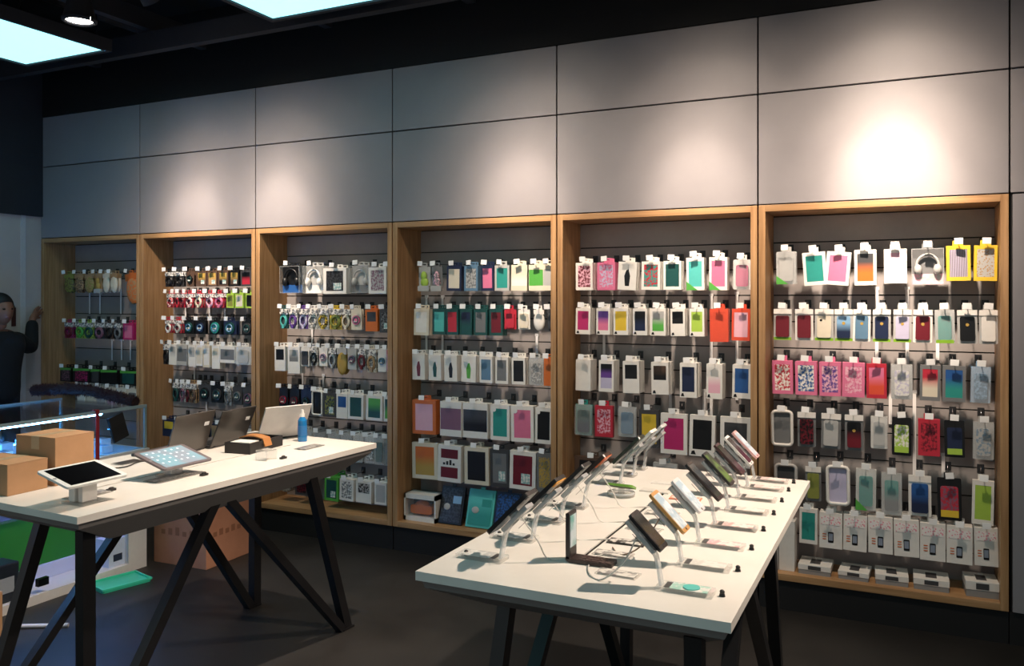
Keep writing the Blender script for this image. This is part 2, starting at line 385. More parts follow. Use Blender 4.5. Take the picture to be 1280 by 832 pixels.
def euro_tab(mb, w, y0=0, y1=.0016, hang=.020):
    """hang tab with its slot, standing on z=0"""
    t = w/2
    mb.box(-t, t, y0, y1, 0, hang*.45); mb.box(-t, -.011, y0, y1, hang*.45, hang); mb.box(.011, t, y0, y1, hang*.45, hang)
    mb.box(-t, t, y0, y1, hang, hang+.006)
GREEN_STRIP = '86b52e'
def make_product(kind, w, h, body, panel, opt, depth=None):
    """local frame: x across, y 0 front .. + back, z 0 bottom .. h top"""
    t = link('product', None); t2 = w/2
    bm_ = pmat(body)
    if kind == 'box':
        d = depth or .028; name = 'boxed_phone_case'
        bx, bz = w*.13, h*.11
        if 'b' in opt: bx, bz = w*.02, h*.19
        lo = bz*1.5 if 'k' in opt else bz
        m = MB(); m.box(-t2, t2, .0025, d, 0, h); m.box(-t2, -t2+bx, 0, .0025, 0, h); m.box(t2-bx, t2, 0, .0025, 0, h)
        m.box(-t2+bx, t2-bx, 0, .0025, h-bz, h); m.box(-t2+bx, t2-bx, 0, .0025, 0, lo)
        o = m.build('carton', bm_, t)
        if 'w' in opt:
            MB().box(-t2+bx, t2-bx, .0008, .0028, h*.45, h-bz).build('window', pmat(panel), t)
            MB().box(-t2+bx, t2-bx, .0008, .0028, lo, h*.45).build('window', bm_ if 'W' not in opt else col('LV'), t)
        elif '2' in opt:
            MB().box(-t2+bx, t2-bx, .0008, .0028, h*.64, h-bz).build('window', pmat(panel), t)
            MB().box(-t2+bx, t2-bx, .0008, .0028, lo, h*.40).build('window', pmat(panel), t)
            MB().box(-t2+bx, t2-bx, .0008, .0028, h*.40, h*.64).build('window', bm_, t)
            m = MB()
            for k in range(4): m.box(-t2*.55+k*w*.14, -t2*.55+k*w*.14+w*.09, 0, .001, h*.46, h*(.52+.04*(k % 3)))
            m.build('printed_picture', col('BK'), t)
        elif 'p' in opt:
            MB().box(-t2+bx, t2-bx, .0008, .0028, lo, h-bz).build('front_sheet', bm_, t)
            MB().slab(-w*.12, w*.12, h*.16, h*.46, -.0006, .001, .004).build('phone_picture', col('BK'), t)
            MB().box(-w*.09, w*.09, -.0012, -.0004, h*.22, h*.42).build('screen_picture', plain('8a94a4', .3), t)
            MB().box(-t2+bx*.6, t2-bx*.6, -.0008, .0002, h*.66, h*.90).build('lattice_print', printed('e8a0ab', 'f0e9e6', 'd', 60), t)
            m = MB()
            for k in range(3): m.box(-w*.36, -w*.20, -.0006, .0004, h*(.24+.07*k), h*(.265+.07*k))
            m.build('printed_lines', col('OR'), t)
        elif 't' in opt:
            MB().box(-t2+bx, t2-bx, .0008, .0028, lo, h-bz).build('front_sheet', bm_, t)
            MB().prism([(-w*.10, h*.14), (w*.12, h*.14), (w*.16, h*.5), (w*.06, h*.74), (-w*.06, h*.70), (-w*.16, h*.5)], 0, .001).build('printed_picture', pmat(panel), t)
        else:
            p = MB().box(-t2+bx, t2-bx, .0008, .0028, lo, h-bz).build('window', pmat(panel), t)
        if 'k' in opt: MB().prism([(-t2+bx*.5, lo*.2), (-t2+bx*.5+w*.2, lo*.2), (-t2+bx*.5+w*.14, lo*.8), (-t2+bx*.5+w*.04, lo*.7)], -.0006, .0004).build('printed_mark', col('BK'), t)
        if 'c' in opt: MB().prism([(-t2, 0), (-t2+w*.62, 0), (-t2, h*.27)], -.0008, .0002).build('green_corner', col('GN'), t)
        if 'l' in opt: MB().box(t2-bx-w*.42, t2-bx-w*.08, -.0008, .001, h*.16, h*.42).build('printed_label', printed('e9e4dc', '8fb6b4', 'n', 60), t)
        if 'G' in opt: MB().prism([(-t2, h*.80), (t2, h*.86), (t2, h), (-t2, h)], -.001, .0).build('green_header', col('GN'), t)
        if 'o' in opt: MB().cyl((-t2+w*.18, -.0008, h*.86), w*.11, .001, 'y', 14).build('round_sticker', col('W'), t)
        m = MB(); euro_tab(m, min(w*.5, .045)); m.build('hang_tab', bm_, t, (0, d-.002, h))
    elif kind == 'card':
        d = .013; name = 'carded_phone_case'
        MB().slab(-t2, t2, 0, h, .009, .012, min(.006, w*.12)).build('backing_card', bm_, t)
        ph = .76 if 'g' in opt else .80
        z0 = h*(.10 if 'g' in opt else .08); z1 = z0+h*ph*.9; q = w*.37
        cs = MB().slab(-q, q, z0, z1, 0, .009, w*.10).build('case', pmat(panel), t)
        if 'd' in opt: MB().cyl((-q*.45, -.0012, z1-h*.13), w*.07, .0014, 'y', 12).build('camera_hole', col('BK'), cs)
        if 'e' in opt: MB().cyl((0, -.0012, (z0+z1)/2+h*.12), w*.09, .0014, 'y', 12).build('round_emblem', col('GD'), cs)
        if 'g' in opt: MB().box(-t2*.98, t2*.98, .0075, .009, 0, h*.09).build('green_strip', plain(GREEN_STRIP, .4), t)
        if 'h' in opt: MB().box(-t2, t2, .004, .0088, h*.84, h).build('header_strip', col('W'), t)
        if 'y' in opt: MB().box(-q, q, -.001, .001, z0, z0+h*.16).build('lower_label', col('LM' if 'Y' not in opt else 'YL'), t)
        if 'c' in opt: MB().prism([(-t2, 0), (-t2+w*.6, 0), (-t2, h*.26)], -.0012, .0).build('green_corner', col('GN'), t)
        m = MB(); euro_tab(m, min(w*.55, .045)); m.build('hang_tab', bm_, t, (0, .010, h))
    elif kind == 'clear':
        d = .022; name = 'blister_pack'
        MB().slab(-t2, t2, 0, h, 0, .018, w*.12).build('blister_shell', clear('e9ecec', .20), t)
        MB().box(-t2, t2, .0185, .020, 0, h).build('backing_card', bm_, t)
        q = w*.34
        MB().slab(-q, q, h*.10, h*.82, .004, .014, w*.12).build('case', pmat(panel), t)
        if 'g' in opt: MB().box(-t2*.9, t2*.9, -.001, .0, h*.0, h*.1).build('green_strip', plain(GREEN_STRIP, .4), t)
        if 'c' in opt: MB().prism([(-t2, 0), (-t2+w*.6, 0), (-t2, h*.26)], -.0012, -.0002).build('green_corner', col('GN'), t)
        if 'l' in opt: MB().box(-t2*.8, t2*.8, -.0012, -.0002, h*.02, h*.2).build('lower_label', col('BL'), t)
        m = MB(); euro_tab(m, min(w*.5, .045)); m.build('hang_tab', bm_, t, (0, .018, h))
    elif kind == 'frame':
        d = .014; name = 'bumper_case_pack'
        MB().slab(-t2, t2, 0, h, .010, .013, w*.2).build('backing_card', pmat(panel), t)
        n = 24; r = w*.2
        m = MB(); pts = []
        for cx, cz, a0 in ((t2-r, h-r, 0), (-t2+r, h-r, PI/2), (-t2+r, r, PI), (t2-r, r, 1.5*PI)):
            for k in range(6): a = a0+k*PI/10; pts.append((cx+r*math.cos(a)*.9, .004, cz+r*math.sin(a)*.9))
        pts.append(pts[0]); m.tube(pts, w*.085, 6, False); m.build('bumper', bm_, t)
        m = MB(); euro_tab(m, w*.5); m.build('hang_tab', bm_, t, (0, .011, h-.002))
    elif kind == 'phones':
        d = .05; name = 'headphones_pack'
        MB().box(-t2, t2, .035, .04, 0, h).build('backing_card', bm_, t)
        MB().box(-t2, t2, .033, .0348, 0, h*.30).build('printed_band', pmat(opt.split('|')[1]) if '|' in opt else bm_, t)
        m = MB(); m.torus((0, .016, h*.52), w*.34, w*.045, 'y', 0.05, PI-.05, 16, 6, 1, 1.15); m.build('headband', pmat(panel), t)
        for s in (-1, 1):
            e = MB(); e.ball((s*w*.30, .016, h*.42), w*.13, .018, w*.18); e.build('ear_cup', pmat(panel), t)
        MB().ring(-t2, t2, 0, h, .004, .004, 0, .035).build('clear_tray', clear('e9ecec', .22), t)
        m = MB(); euro_tab(m, .05); m.build('hang_tab', bm_, t, (0, .036, h))
    elif kind == 'disc':
        d = .02; name = 'earphone_pack'
        MB().slab(-t2, t2, 0, h, .012, .016, .006).build('backing_card', bm_, t)
        MB().cyl((0, .002, h*.48), w*.36, .010, 'y', 20).build('round_tray', pmat(panel), t)
        MB().torus((0, .001, h*.48), w*.22, w*.045, 'y', n=16).build('cable_coil', col('LB' if 'x' in opt else 'DT'), t)
        m = MB()
        for s in (-1, 1): m.ball((s*w*.10, 0, h*.40), w*.07, .006, w*.07, 8, 6)
        m.build('ear_bud', col('W'), t)
        m = MB(); euro_tab(m, min(w*.5, .04)); m.build('hang_tab', bm_, t, (0, .013, h))
    elif kind == 'cable':
        d = .02; name = 'cable_pack'
        MB().slab(-t2, t2, 0, h, .014, .016, .004).build('backing_card', bm_, t)
        MB().box(-t2, t2, .009, .0138, h*.72, h).build('header_strip', printed(C['W'], C['GY'], 'n', 70), t)
        MB().box(-t2*.92, t2*.92, .012, .0139, h*.04, h*.70).build('printed_sheet', pmat(body.split('/')[0]+'/'+('DG' if body.split('/')[0] != 'DG' else 'BK')+':n'), t)
        m = MB()
        for k in range(3): m.torus((0, .008-.002*k, h*.40), w*(.40-.05*k), w*.06, 'y', n=18, sz=min(2.2, h*.30/(w*.40)))
        m.build('cable_coil', pmat(panel), t)
        MB().box(-w*.12, w*.12, .0, .010, h*.02, h*.16).build('cable_plug', pmat(panel), t)
        m = MB(); euro_tab(m, min(w*.6, .04)); m.build('hang_tab', bm_, t, (0, .0142, h))
    elif kind == 'pouch':
        d = .03; name = 'accessory_pouch'
        m = MB()
        m.ball((0, .014, h*.45), t2, .014, h*.45, 12, 8); m.build('pouch_bag', pmat(panel), t)
        MB().box(-t2*.9, t2*.9, .008, .020, h*.78, h).build('header_strip', bm_, t)
        m = MB(); euro_tab(m, min(w*.55, .04)); m.build('hang_tab', bm_, t, (0, .013, h))
        if 's' in opt:
            m = MB(); m.box(-w*.22, w*.22, -.001, .004, h*.3, h*.55); m.build('front_label', col('CR'), t)
    elif kind == 'charm':
        d = .03; name = 'charm_pack'
        MB().box(-t2, t2, .020, .022, h*.1, h).build('backing_card', bm_, t)
        m = MB(); m.ball((0, .010, h*.62), w*.27, .010, h*.2, 10, 6); m.ball((w*.05, .010, h*.36), w*.34, .011, h*.2, 10, 6); m.build('charm_body', pmat(panel), t)
        MB().slab(-t2*.95, t2*.95, 0, h*.22, .0, .020, .006).build('charm_stand', col('LG'), t)
        m = MB(); euro_tab(m, min(w*.6, .04)); m.build('hang_tab', bm_, t, (0, .0202, h))
    t.name = name
    return t, d
CAT = {'boxed_phone_case': 'phone case', 'carded_phone_case': 'phone case', 'blister_pack': 'phone case', 'bumper_case_pack': 'phone case',
       'headphones_pack': 'headphones', 'earphone_pack': 'earphones', 'cable_pack': 'cable', 'accessory_pouch': 'accessory', 'charm_pack': 'accessory'}
# one hook kind, its three parts shared by all hooks
HK = {}
def hook_mesh():
    L = BACK-(D+.055)
    HK['rod'] = MB().tube([(0, L-.006, .02), (0, L-.012, 0), (0, .004, 0), (0, 0, .004)], .0024, 6).mesh('rod', M_STEEL)
    HK['clip'] = MB().box(-.016, .016, L-.006, L, -.012, .032, None, .002).mesh('clip', plain('2b2c2f', .4))
    m = MB(); m.box(-.019, .019, -.004, -.001, -.012, .018, None, .001); m.box(-.006, .006, -.001, .006, .002, .012)
    HK['tag'] = m.mesh('price_tag', M_TAG)
hook_mesh()
def make_hook(x, z, y, label, group):
    t = thing('display_hook', label, 'hook', (x, D+.055+y, z), group=group)
    link('rod', HK['rod'], t, (0, -y, 0)); link('clip', HK['clip'], t, (0, -y, 0))
    link('price_tag', HK['tag'], t, (random.uniform(-.002, .002), -y, 0), (random.uniform(-.15, .05), random.uniform(-.08, .08), random.uniform(-.25, .25)))
    return t
ROWN = ['top row', 'second row', 'third row', 'fourth row', 'fifth row', 'sixth row', 'seventh row']
PRODUCTS = []
def row(bay, r, zoom, ref, items, yf=.085, hook=True):
    """zoom = (offset x, offset y, scale); ref = (x, top, bottom) in zoomed pixels fixes the heights of the row"""
    ox, oy, sc = zoom; Yf = D+yf
    zt = on_y(ox+ref[0]*sc, oy+ref[1]*sc, Yf).z; zb = on_y(ox+ref[0]*sc, oy+ref[2]*sc, Yf).z
    bi = bay-1; lim0, lim1 = BAYS[bi]+.004+FR+.003, BAYS[bi+1]-.004-FR-.003
    grp = ROWN[r-1]+' merchandise in '+BN[bi]+' bay'
    prev = -99
    for it in items:
        x0, x1, kind, body, panel, opt, desc = it[:7]
        ex = it[7] if len(it) > 7 else {}
        a = on_y(ox+x0*sc, 373, Yf).x; b = on_y(ox+x1*sc, 373, Yf).x
        a = max(a, lim0, prev+.002); b = min(b, lim1+.0)
        if b-a < .02: b = a+.02
        b = min(b, lim1); 
        prev = b
        top = zt+(zt-zb)*ex.get('up', 0); hgt = (zt-zb)*ex.get('h', 1)
        t, d = make_product(kind, b-a, hgt, body, panel, opt, ex.get('d'))
        y = Yf+ex.get('y', random.uniform(0, .012))
        rot = math.radians(ex.get('r', random.uniform(-1.2, 1.2))); xc = (a+b)/2
        t.location = (xc-math.sin(rot)*hgt, y, top-math.cos(rot)*hgt); t.rotation_euler = (0, rot, random.uniform(-.03, .03))
        tag(t, desc+', '+ROWN[r-1]+' of '+BAYTXT[bi], CAT[t.name.split('.')[0]], grp)
        if hook: make_hook(xc, top+.0165, 0, 'steel hook with white price tag holding the '+desc, 'price tag hooks on the slatted backs')
        for k in range(ex.get('n', 1 if bay < 4 else 0)):
            c = copy_tree(t); c.location.y += (d+.004)*(k+1); c.location.x += random.uniform(-.003, .003); c.rotation_euler.z = random.uniform(-.04, .04)
            c['label'] = ('spare ', 'rear ')[k > 0]+desc+' behind its front copy, '+ROWN[r-1]+', '+BN[bi]+' bay'

# ---------------- sixth bay
Z = (940, 230, .3244)
row(6, 1, Z, (545, 250, 382), [
 (92, 168, 'clear', 'LG', 'LG', 'c', 'clear grey case pack with green corner', {'n': 1}),
 (192, 280, 'box', 'W', 'TL', '', 'white framed carton with teal case', {'r': -4, 'up': -.04}),
 (289, 383, 'box', 'W', 'PK', '', 'white framed carton with pink case', {'r': 5, 'up': -.04, 'n': 1}),
 (394, 478, 'box', 'W', 'OR/DG:v', '', 'white carton with orange pictures', {'h': 1.05, 'n': 1}),
 (508, 596, 'box', 'W', 'W/LP:v', '', 'all white carton with blush window', {'n': 1}),
 (614, 740, 'phones', 'GY', 'LG', '|LP/LG:n', 'grey headphones pack with pink band', {'h': 1.04}),
 (748, 842, 'box', 'YL', 'BR/LV:s', '', 'yellow carton with brown striped case', {'up': .06, 'n': 1}),
 (857, 950, 'box', 'YL', 'TN/LG:d', '', 'yellow carton with beige lattice case', {'up': .05, 'n': 1})])
row(6, 2, Z, (500, 483, 608), [
 (82, 152, 'card', 'LG', 'DR', 'gh', 'deep red case on green stripped card'),
 (165, 235, 'card', 'W', 'DR', 'h', 'deep red case on white card'),
 (242, 315, 'card', 'LG', 'CR', 'ghd', 'cream case with black camera hole'),
 (318, 388, 'card', 'LG', 'NV/LB:v', 'ghe', 'blue case with round gold emblem'),
 (390, 458, 'card', 'W', 'BB', 'he', 'slate blue case with gold emblem'),
 (465, 535, 'card', 'LG', 'NV', 'ghe', 'navy case on green stripped card'),
 (545, 615, 'card', 'LG', 'LV', 'ghe', 'pale lavender case on green stripped card'),
 (622, 697, 'card', 'W', 'DR', 'he', 'wine red case with gold emblem'),
 (703, 780, 'clear', 'LG', 'TL', 'g', 'clear pack with teal case'),
 (790, 868, 'card', 'LG', 'BK', 'he', 'black case with emblem on grey card'),
 (875, 948, 'card', 'LG', 'W', 'h', 'white case on pale grey card')])
row(6, 3, Z, (475, 692, 825), [
 (76, 155, 'box', 'PK', 'W/RD:n', '', 'pink carton with white red pattern', {'n': 1}),
 (165, 248, 'box', 'PK', 'BL/W:n', '', 'pink carton with blue white pattern', {'n': 1}),
 (258, 340, 'box', 'PK', 'PU/LP:n', '', 'pink carton with purple blotch pattern', {'n': 1}),
 (348, 435, 'box', 'PK', 'PK/LP:n', '', 'pink carton with rosy pattern', {'n': 1}),
 (440, 518, 'box', 'RD', 'RO/PK:v', '', 'coral red carton'),
 (535, 618, 'clear', 'LG', 'W/LV:n', '', 'clear pack with white marbled case'),
 (648, 727, 'box', 'GY', 'CR/RD:v', '', 'grey carton with red to cream case'),
 (735, 825, 'box', 'GY', 'TL/BL:v', '', 'grey carton with blue green case'),
 (845, 922, 'clear', 'LB', 'BB/LB:n', '', 'clear pack with light blue case')])
Z = (940, 430, .4087)
row(6, 4, Z, (240, 213, 320), [
 (60, 122, 'frame', 'W', 'GY', '', 'white bumper case on grey card'),
 (138, 194, 'card', 'GY', 'BK/DR:n', 'h', 'dark red and black patterned case'),
 (212, 272, 'card', 'GY', 'LG', 'h', 'pale grey case on dark grey card'),
 (283, 340, 'card', 'GY', 'DR/BK:v', 'he', 'dark wine case on grey card'),
 (363, 414, 'clear', 'W', 'LG', '', 'clear pack with silver case', {'h': .9}),
 (428, 487, 'card', 'BK', 'W/LM:n', 'y', 'black card with white lime case', {'h': 1.05}),
 (508, 575, 'box', 'RD', 'RD/DR:n', '', 'bright red carton'),
 (588, 650, 'card', 'BK', 'NV', 'y', 'black card with navy case'),
 (677, 742, 'clear', 'LG', 'LG/BB:n', '', 'clear pack with grey green case')], yf=.09)
row(6, 5, Z, (430, 396, 525), [
 (70, 135, 'frame', 'LG', 'DG', '', 'pale grey bumper case pack'),
 (162, 210, 'card', 'GY', 'OL', 'h', 'olive yellow case on grey card', {'h': .85}),
 (228, 295, 'frame', 'W', 'LV', '', 'white bumper case with lavender card', {'up': .06, 'h': .92}),
 (318, 380, 'clear', 'W', 'TL', 'c', 'clear rounded pack with teal case', {'up': .06}),
 (395, 458, 'clear', 'LG', 'GY/TL:v', '', 'clear rounded pack with grey green case'),
 (478, 548, 'card', 'W', 'NV/BL:v', 'h', 'navy case on white card', {'h': .95}),
 (566, 640, 'card', 'BK', 'MV/RD:n', 'yY', 'black card with red case yellow label', {'h': .98}),
 (675, 742, 'box', 'W', 'LM', '', 'white carton with lime green window')], yf=.09)
row(6, 6, Z, (470, 540, 652), [
 (145, 200, 'box', 'W', 'TL', '', 'small white carton with teal window', {'up': .05})]+
 [(a, b, 'box', 'W', 'W', 'p', 'tall white carton with phone picture', {'n': 1, 'up': random.uniform(-.02, .03), 'd': .035}) for a, b in
  ((206, 276), (280, 352), (355, 430), (433, 510), (514, 592), (596, 675), (679, 757))], yf=.09)

# ---------------- fifth bay
Z = (690, 250, .2764)
row(5, 1, Z, (545, 275, 405), [
 (107, 183, 'box', 'W', 'DR/LP:n', '', 'white carton with crimson rose pattern', {'n': 2}),
 (203, 285, 'box', 'PK', 'PK/LV:n', '', 'rose pink patterned carton', {'n': 2}),
 (301, 384, 'box', 'W', 'BK', 't', 'white carton with dark tower picture', {'r': 3, 'n': 1}),
 (405, 490, 'box', 'W', 'TL/RD:n', '', 'white carton with teal red picture', {'n': 2}),
 (503, 585, 'box', 'W', 'DT', '', 'white carton with dark green case', {'n': 1}),
 (605, 686, 'box', 'W', 'TQ', 'c', 'white carton turquoise case green corner', {'h': 1.12, 'up': .1, 'n': 1}),
 (710, 792, 'box', 'W', 'PK', 'c', 'white carton pink case green corner', {'h': 1.12, 'up': .1, 'n': 1}),
 (818, 900, 'clear', 'W', 'MG', '', 'clear pack with magenta case')])
row(5, 2, Z, (490, 490, 613), [
 (106, 172, 'box', 'W', 'MG', 'k', 'white carton with magenta window', {'n': 2}),
 (200, 262, 'box', 'W', 'PK/PU:v', 'k', 'white carton with purple pink window', {'n': 2}),
 (276, 343, 'box', 'W', 'YL', 'k', 'white carton with yellow window', {'n': 2}),
 (363, 427, 'box', 'W', 'NV/BK:v', 'k', 'white carton with midnight window', {'n': 2}),
 (443, 512, 'box', 'W', 'GN/LG:v', 'k', 'white carton with pale green window', {'n': 2}),
 (534, 600, 'box', 'W', 'BK', 'wk', 'white carton with small dark window', {'n': 2}),
 (619, 686, 'box', 'W', 'LM', 'k', 'white carton with bright lime window', {'n': 2}),
 (712, 795, 'box', 'RO', 'RO', '', 'plain orange red carton', {'h': 1.18, 'n': 1}),
 (812, 895, 'box', 'RO', 'LP', '', 'orange red carton with pale pink window', {'h': 1.12, 'n': 1})])
Z = (690, 430, .2523)
row(5, 3, Z, (540, 90, 250), [
 (117, 190, 'box', 'W', 'W', '', 'plain white carton', {'n': 1, 'd': .05}),
 (232, 305, 'box', 'W', 'PU/BK:v', 'wW', 'white carton dark and lilac window', {'n': 1, 'd': .05}),
 (350, 430, 'box', 'W', 'BK', 'w', 'white carton with square black window', {'n': 1, 'd': .05}),
 (490, 575, 'box', 'W', 'BK/BR:v', 'wk', 'white carton with square brown window', {'n': 1, 'd': .05}),
 (632, 715, 'box', 'W', 'NV', 'k', 'white carton with navy window', {'n': 1, 'd': .05, 'h': 1.05}),
 (764, 843, 'box', 'W', 'LP/W:v', 'k', 'white carton with blush grey window', {'n': 1, 'd': .05, 'h': 1.05}),
 (893, 985, 'box', 'W', 'BL', 'k', 'white carton with bright blue window', {'n': 1, 'd': .05})])
row(5, 4, Z, (600, 345, 545), [
 (112, 195, 'clear', 'TL', 'NV/DT:v', '', 'clear pack with dark teal case', {'up': .1, 'h': .8}),
 (212, 300, 'box', 'RD', 'RD/LP:n', '', 'red carton with pale sticker pattern', {'up': .1, 'h': .8}),
 (325, 413, 'clear', 'LG', 'BB', '', 'clear pack with grey blue case', {'up': .1, 'h': .76}),
 (430, 527, 'box', 'DG', 'YL', '', 'charcoal carton with yellow window', {'up': .06, 'h': .95}),
 (537, 668, 'box', 'W', 'MG', 'o', 'large white carton with magenta window'),
 (682, 808, 'box', 'W', 'BK', 'k', 'large white carton with black window'),
 (832, 985, 'box', 'W', 'DG', '', 'extra large white carton charcoal window', {'h': 1.2})])
row(5, 5, Z, (200, 560, 720), [
 (112, 300, 'box', 'BR', 'BK', '', 'wide dark brown carton'),
 (330, 460, 'box', 'DG', 'BK/OR:n', '', 'dark carton with orange specks'),
 (500, 620, 'box', 'LG', 'GY', '', 'pale grey low carton')], yf=.10)

# ---------------- fourth bay
Z = (490, 270, .2523)
row(4, 1, Z, (460, 245, 370), [
 (122, 180, 'charm', 'LG', 'LM', '', 'lime charm on grey stand'),
 (188, 240, 'charm', 'GY', 'GY/LP:n', '', 'grey pink charm on grey stand'),
 (268, 340, 'box', 'NV', 'CR', '', 'navy carton with beige window', {'n': 1}),
 (358, 425, 'box', 'BB', 'LG/GY:n', '', 'grey blue carton with mottled window', {'n': 1}),
 (437, 498, 'box', 'NV', 'PK', '', 'navy carton with pink window', {'n': 1}),
 (507, 578, 'box', 'LG', 'TL', '', 'pale grey carton with teal window'),
 (590, 668, 'box', 'CR', 'W/CR:v', 'b', 'cream banded carton', {'n': 1}),
 (673, 746, 'box', 'CR', 'GN', 'b', 'cream banded carton with green window', {'n': 1}),
 (750, 794, 'box', 'CR', 'LG', 'b', 'narrow cream carton with grey window')])
row(4, 2, Z, (430, 462, 590), [
 (108, 180, 'box', 'CR', 'W', '', 'plain cream carton', {'h': 1.05, 'n': 1}),
 (198, 262, 'box', 'DT', 'TQ', '', 'green carton with turquoise window', {'n': 1}),
 (268, 326, 'box', 'DT', 'RD', '', 'green carton with crimson window', {'n': 1}),
 (333, 393, 'box', 'DT', 'DT/NV:v', '', 'green carton with dark blue window', {'n': 1}),
 (404, 470, 'box', 'DT', 'GY', '', 'green carton with grey window', {'n': 1}),
 (480, 545, 'box', 'DT', 'DR', '', 'green carton with maroon window', {'n': 1}),
 (553, 611, 'card', 'RD', 'RD', '', 'crimson case on crimson card', {'h': .75}),
 (617, 676, 'card', 'W', 'CR', '', 'cream case on white card', {'h': .75}),
 (694, 752, 'pouch', 'W', 'W', '', 'white oval pouch', {'h': .8}),
 (760, 794, 'pouch', 'DG', 'DG', '', 'dark grey oval pouch', {'h': .8})])
row(4, 3, Z, (430, 695, 825), [
 (97, 158, 'box', 'W', 'DR', 't', 'white carton with red shape picture', {'n': 2}),
 (177, 238, 'box', 'W', 'DT', 't', 'white carton with dark green shape picture', {'n': 2}),
 (258, 320, 'box', 'W', 'BK', 't', 'white carton with black shape picture', {'n': 2}),
 (341, 412, 'box', 'W', 'GN', 't', 'white carton with green shape picture', {'n': 2}),
 (429, 493, 'box', 'W', 'BB', '', 'white carton with slate blue window', {'n': 1}),
 (510, 573, 'box', 'W', 'GY', '', 'white carton with mid grey window', {'n': 1}),
 (588, 655, 'box', 'W', 'BK', '', 'white carton with narrow black window', {'n': 1}),
 (672, 745, 'clear', 'LG', 'GY/LG:n', '', 'clear pack with mottled grey case'),
 (750, 794, 'box', 'OR', 'OR', 't', 'narrow orange carton')])
Z = (490, 430, .3005)
row(4, 4, Z, (330, 245, 390), [
 (84, 180, 'box', 'OR', 'LP', '', 'orange edged carton with pale pink window', {'n': 1}),
 (200, 288, 'box', 'W', 'MV', 'b', 'white banded carton with mauve window', {'n': 1}),
 (292, 396, 'box', 'W', 'BK/DG:v', 'b', 'white banded carton with black window', {'n': 1}),
 (409, 488, 'box', 'W', 'TL', 'o', 'white carton teal window round sticker', {'n': 1}),
 (492, 585, 'box', 'W', 'PK', 'o', 'white carton pink window round sticker', {'n': 1}),
 (597, 665, 'box', 'W', 'BK', 'o', 'white carton black window round sticker', {'n': 1})])
row(4, 5, Z, (350, 430, 585), [
 (80, 184, 'box', 'CR', 'GD/OR:v', '', 'cream framed carton with amber window'),
 (191, 287, 'box', 'W', 'DR', '2', 'white carton with two maroon windows', {'n': 1}),
 (298, 400, 'box', 'CR', 'BK', '', 'cream framed carton with black window', {'n': 1}),
 (405, 482, 'box', 'DG', 'GY', 'l', 'dark grey carton with pale label'),
 (488, 597, 'box', 'W', 'DR', 'l', 'white carton maroon window pale label', {'n': 1}),
 (601, 662, 'box', 'GY', 'GY/GD:d', '', 'grey carton with gold dots')])

# ---------------- third bay
Z = (315, 280, .2405)
row(3, 1, Z, (430, 228, 362), [
 (138, 240, 'phones', 'BK', 'BK', '|BL', 'black headphones pack with blue band', {'up': .12, 'h': 1.08}),
 (262, 362, 'phones', 'LG', 'W', '|W', 'white headphones pack', {'up': .1, 'h': 1.08}),
 (369, 490, 'box', 'W', 'DG/BK:n', 'l', 'wide white carton with dark window', {'d': .06}),
 (503, 598, 'phones', 'LG', 'LG', '|GY', 'silver headphones pack', {'up': .08, 'h': 1.05}),
 (602, 696, 'box', 'W', 'LG/MV:n', '', 'white carton with speckled grey window', {'d': .05}),
 (700, 719, 'box', 'CR', 'LP', '', 'narrow cream pink carton')])
row(3, 2, Z, (430, 442, 548), [
 (140, 180, 'cable', 'DT', 'TQ', '', 'turquoise cable on dark card'),
 (185, 229, 'cable', 'W', 'PU', '', 'purple cable on white card'),
 (236, 281, 'cable', 'PU', 'LV', '', 'lilac cable on purple card'),
 (283, 329, 'cable', 'W', 'W/GY:n', '', 'white grey cable on white card'),
 (338, 390, 'cable', 'W', 'YL/BK:n', '', 'yellow black cable on white card'),
 (393, 455, 'cable', 'YL', 'OL', '', 'olive cable on yellow card'),
 (458, 505, 'cable', 'TN', 'CR', '', 'cream cable on tan card'),
 (508, 563, 'disc', 'CR', 'PK', '', 'pink earphones on cream card'),
 (586, 650, 'box', 'OR', 'DG', 'w', 'orange carton with dark window', {'h': 1.05}),
 (660, 709, 'box', 'DG', 'BK/GY:n', 'l', 'charcoal carton with mottled window', {'h': 1.1})])
row(3, 3, Z, (430, 645, 752), [
 (116, 172, 'box', 'W', 'BK', 'w', 'white carton with charger picture', {'h': 1.22}),
 (183, 246, 'box', 'W', 'GY/LG:v', 'w', 'taller white carton grey window', {'h': 1.32}),
 (250, 292, 'card', 'W', 'DG', '', 'dark adapter on white card', {'h': .95}),
 (296, 333, 'cable', 'W', 'BK', '', 'black cable on white card', {'h': .9}),
 (338, 381, 'disc', 'W', 'LP', '', 'blush earphones on white card', {'h': .9}),
 (387, 427, 'cable', 'GY', 'LG', '', 'silver cable on grey card'),
 (431, 485, 'pouch', 'LG', 'GD', '', 'gold pouch with grey header', {'h': 1.3}),
 (490, 535, 'disc', 'LG', 'MV', '', 'mauve earphones on grey card'),
 (540, 582, 'cable', 'LG', 'DR', '', 'dark red cable on grey card'),
 (588, 636, 'cable', 'CR', 'TN', '', 'tan cable on cream card', {'h': 1.1}),
 (645, 688, 'disc', 'W', 'BB', '', 'blue earphones on white card', {'h': 1.05}),
 (691, 716, 'card', 'PK', 'LP', '', 'narrow pink card')])
Z = (315, 440, .2766)
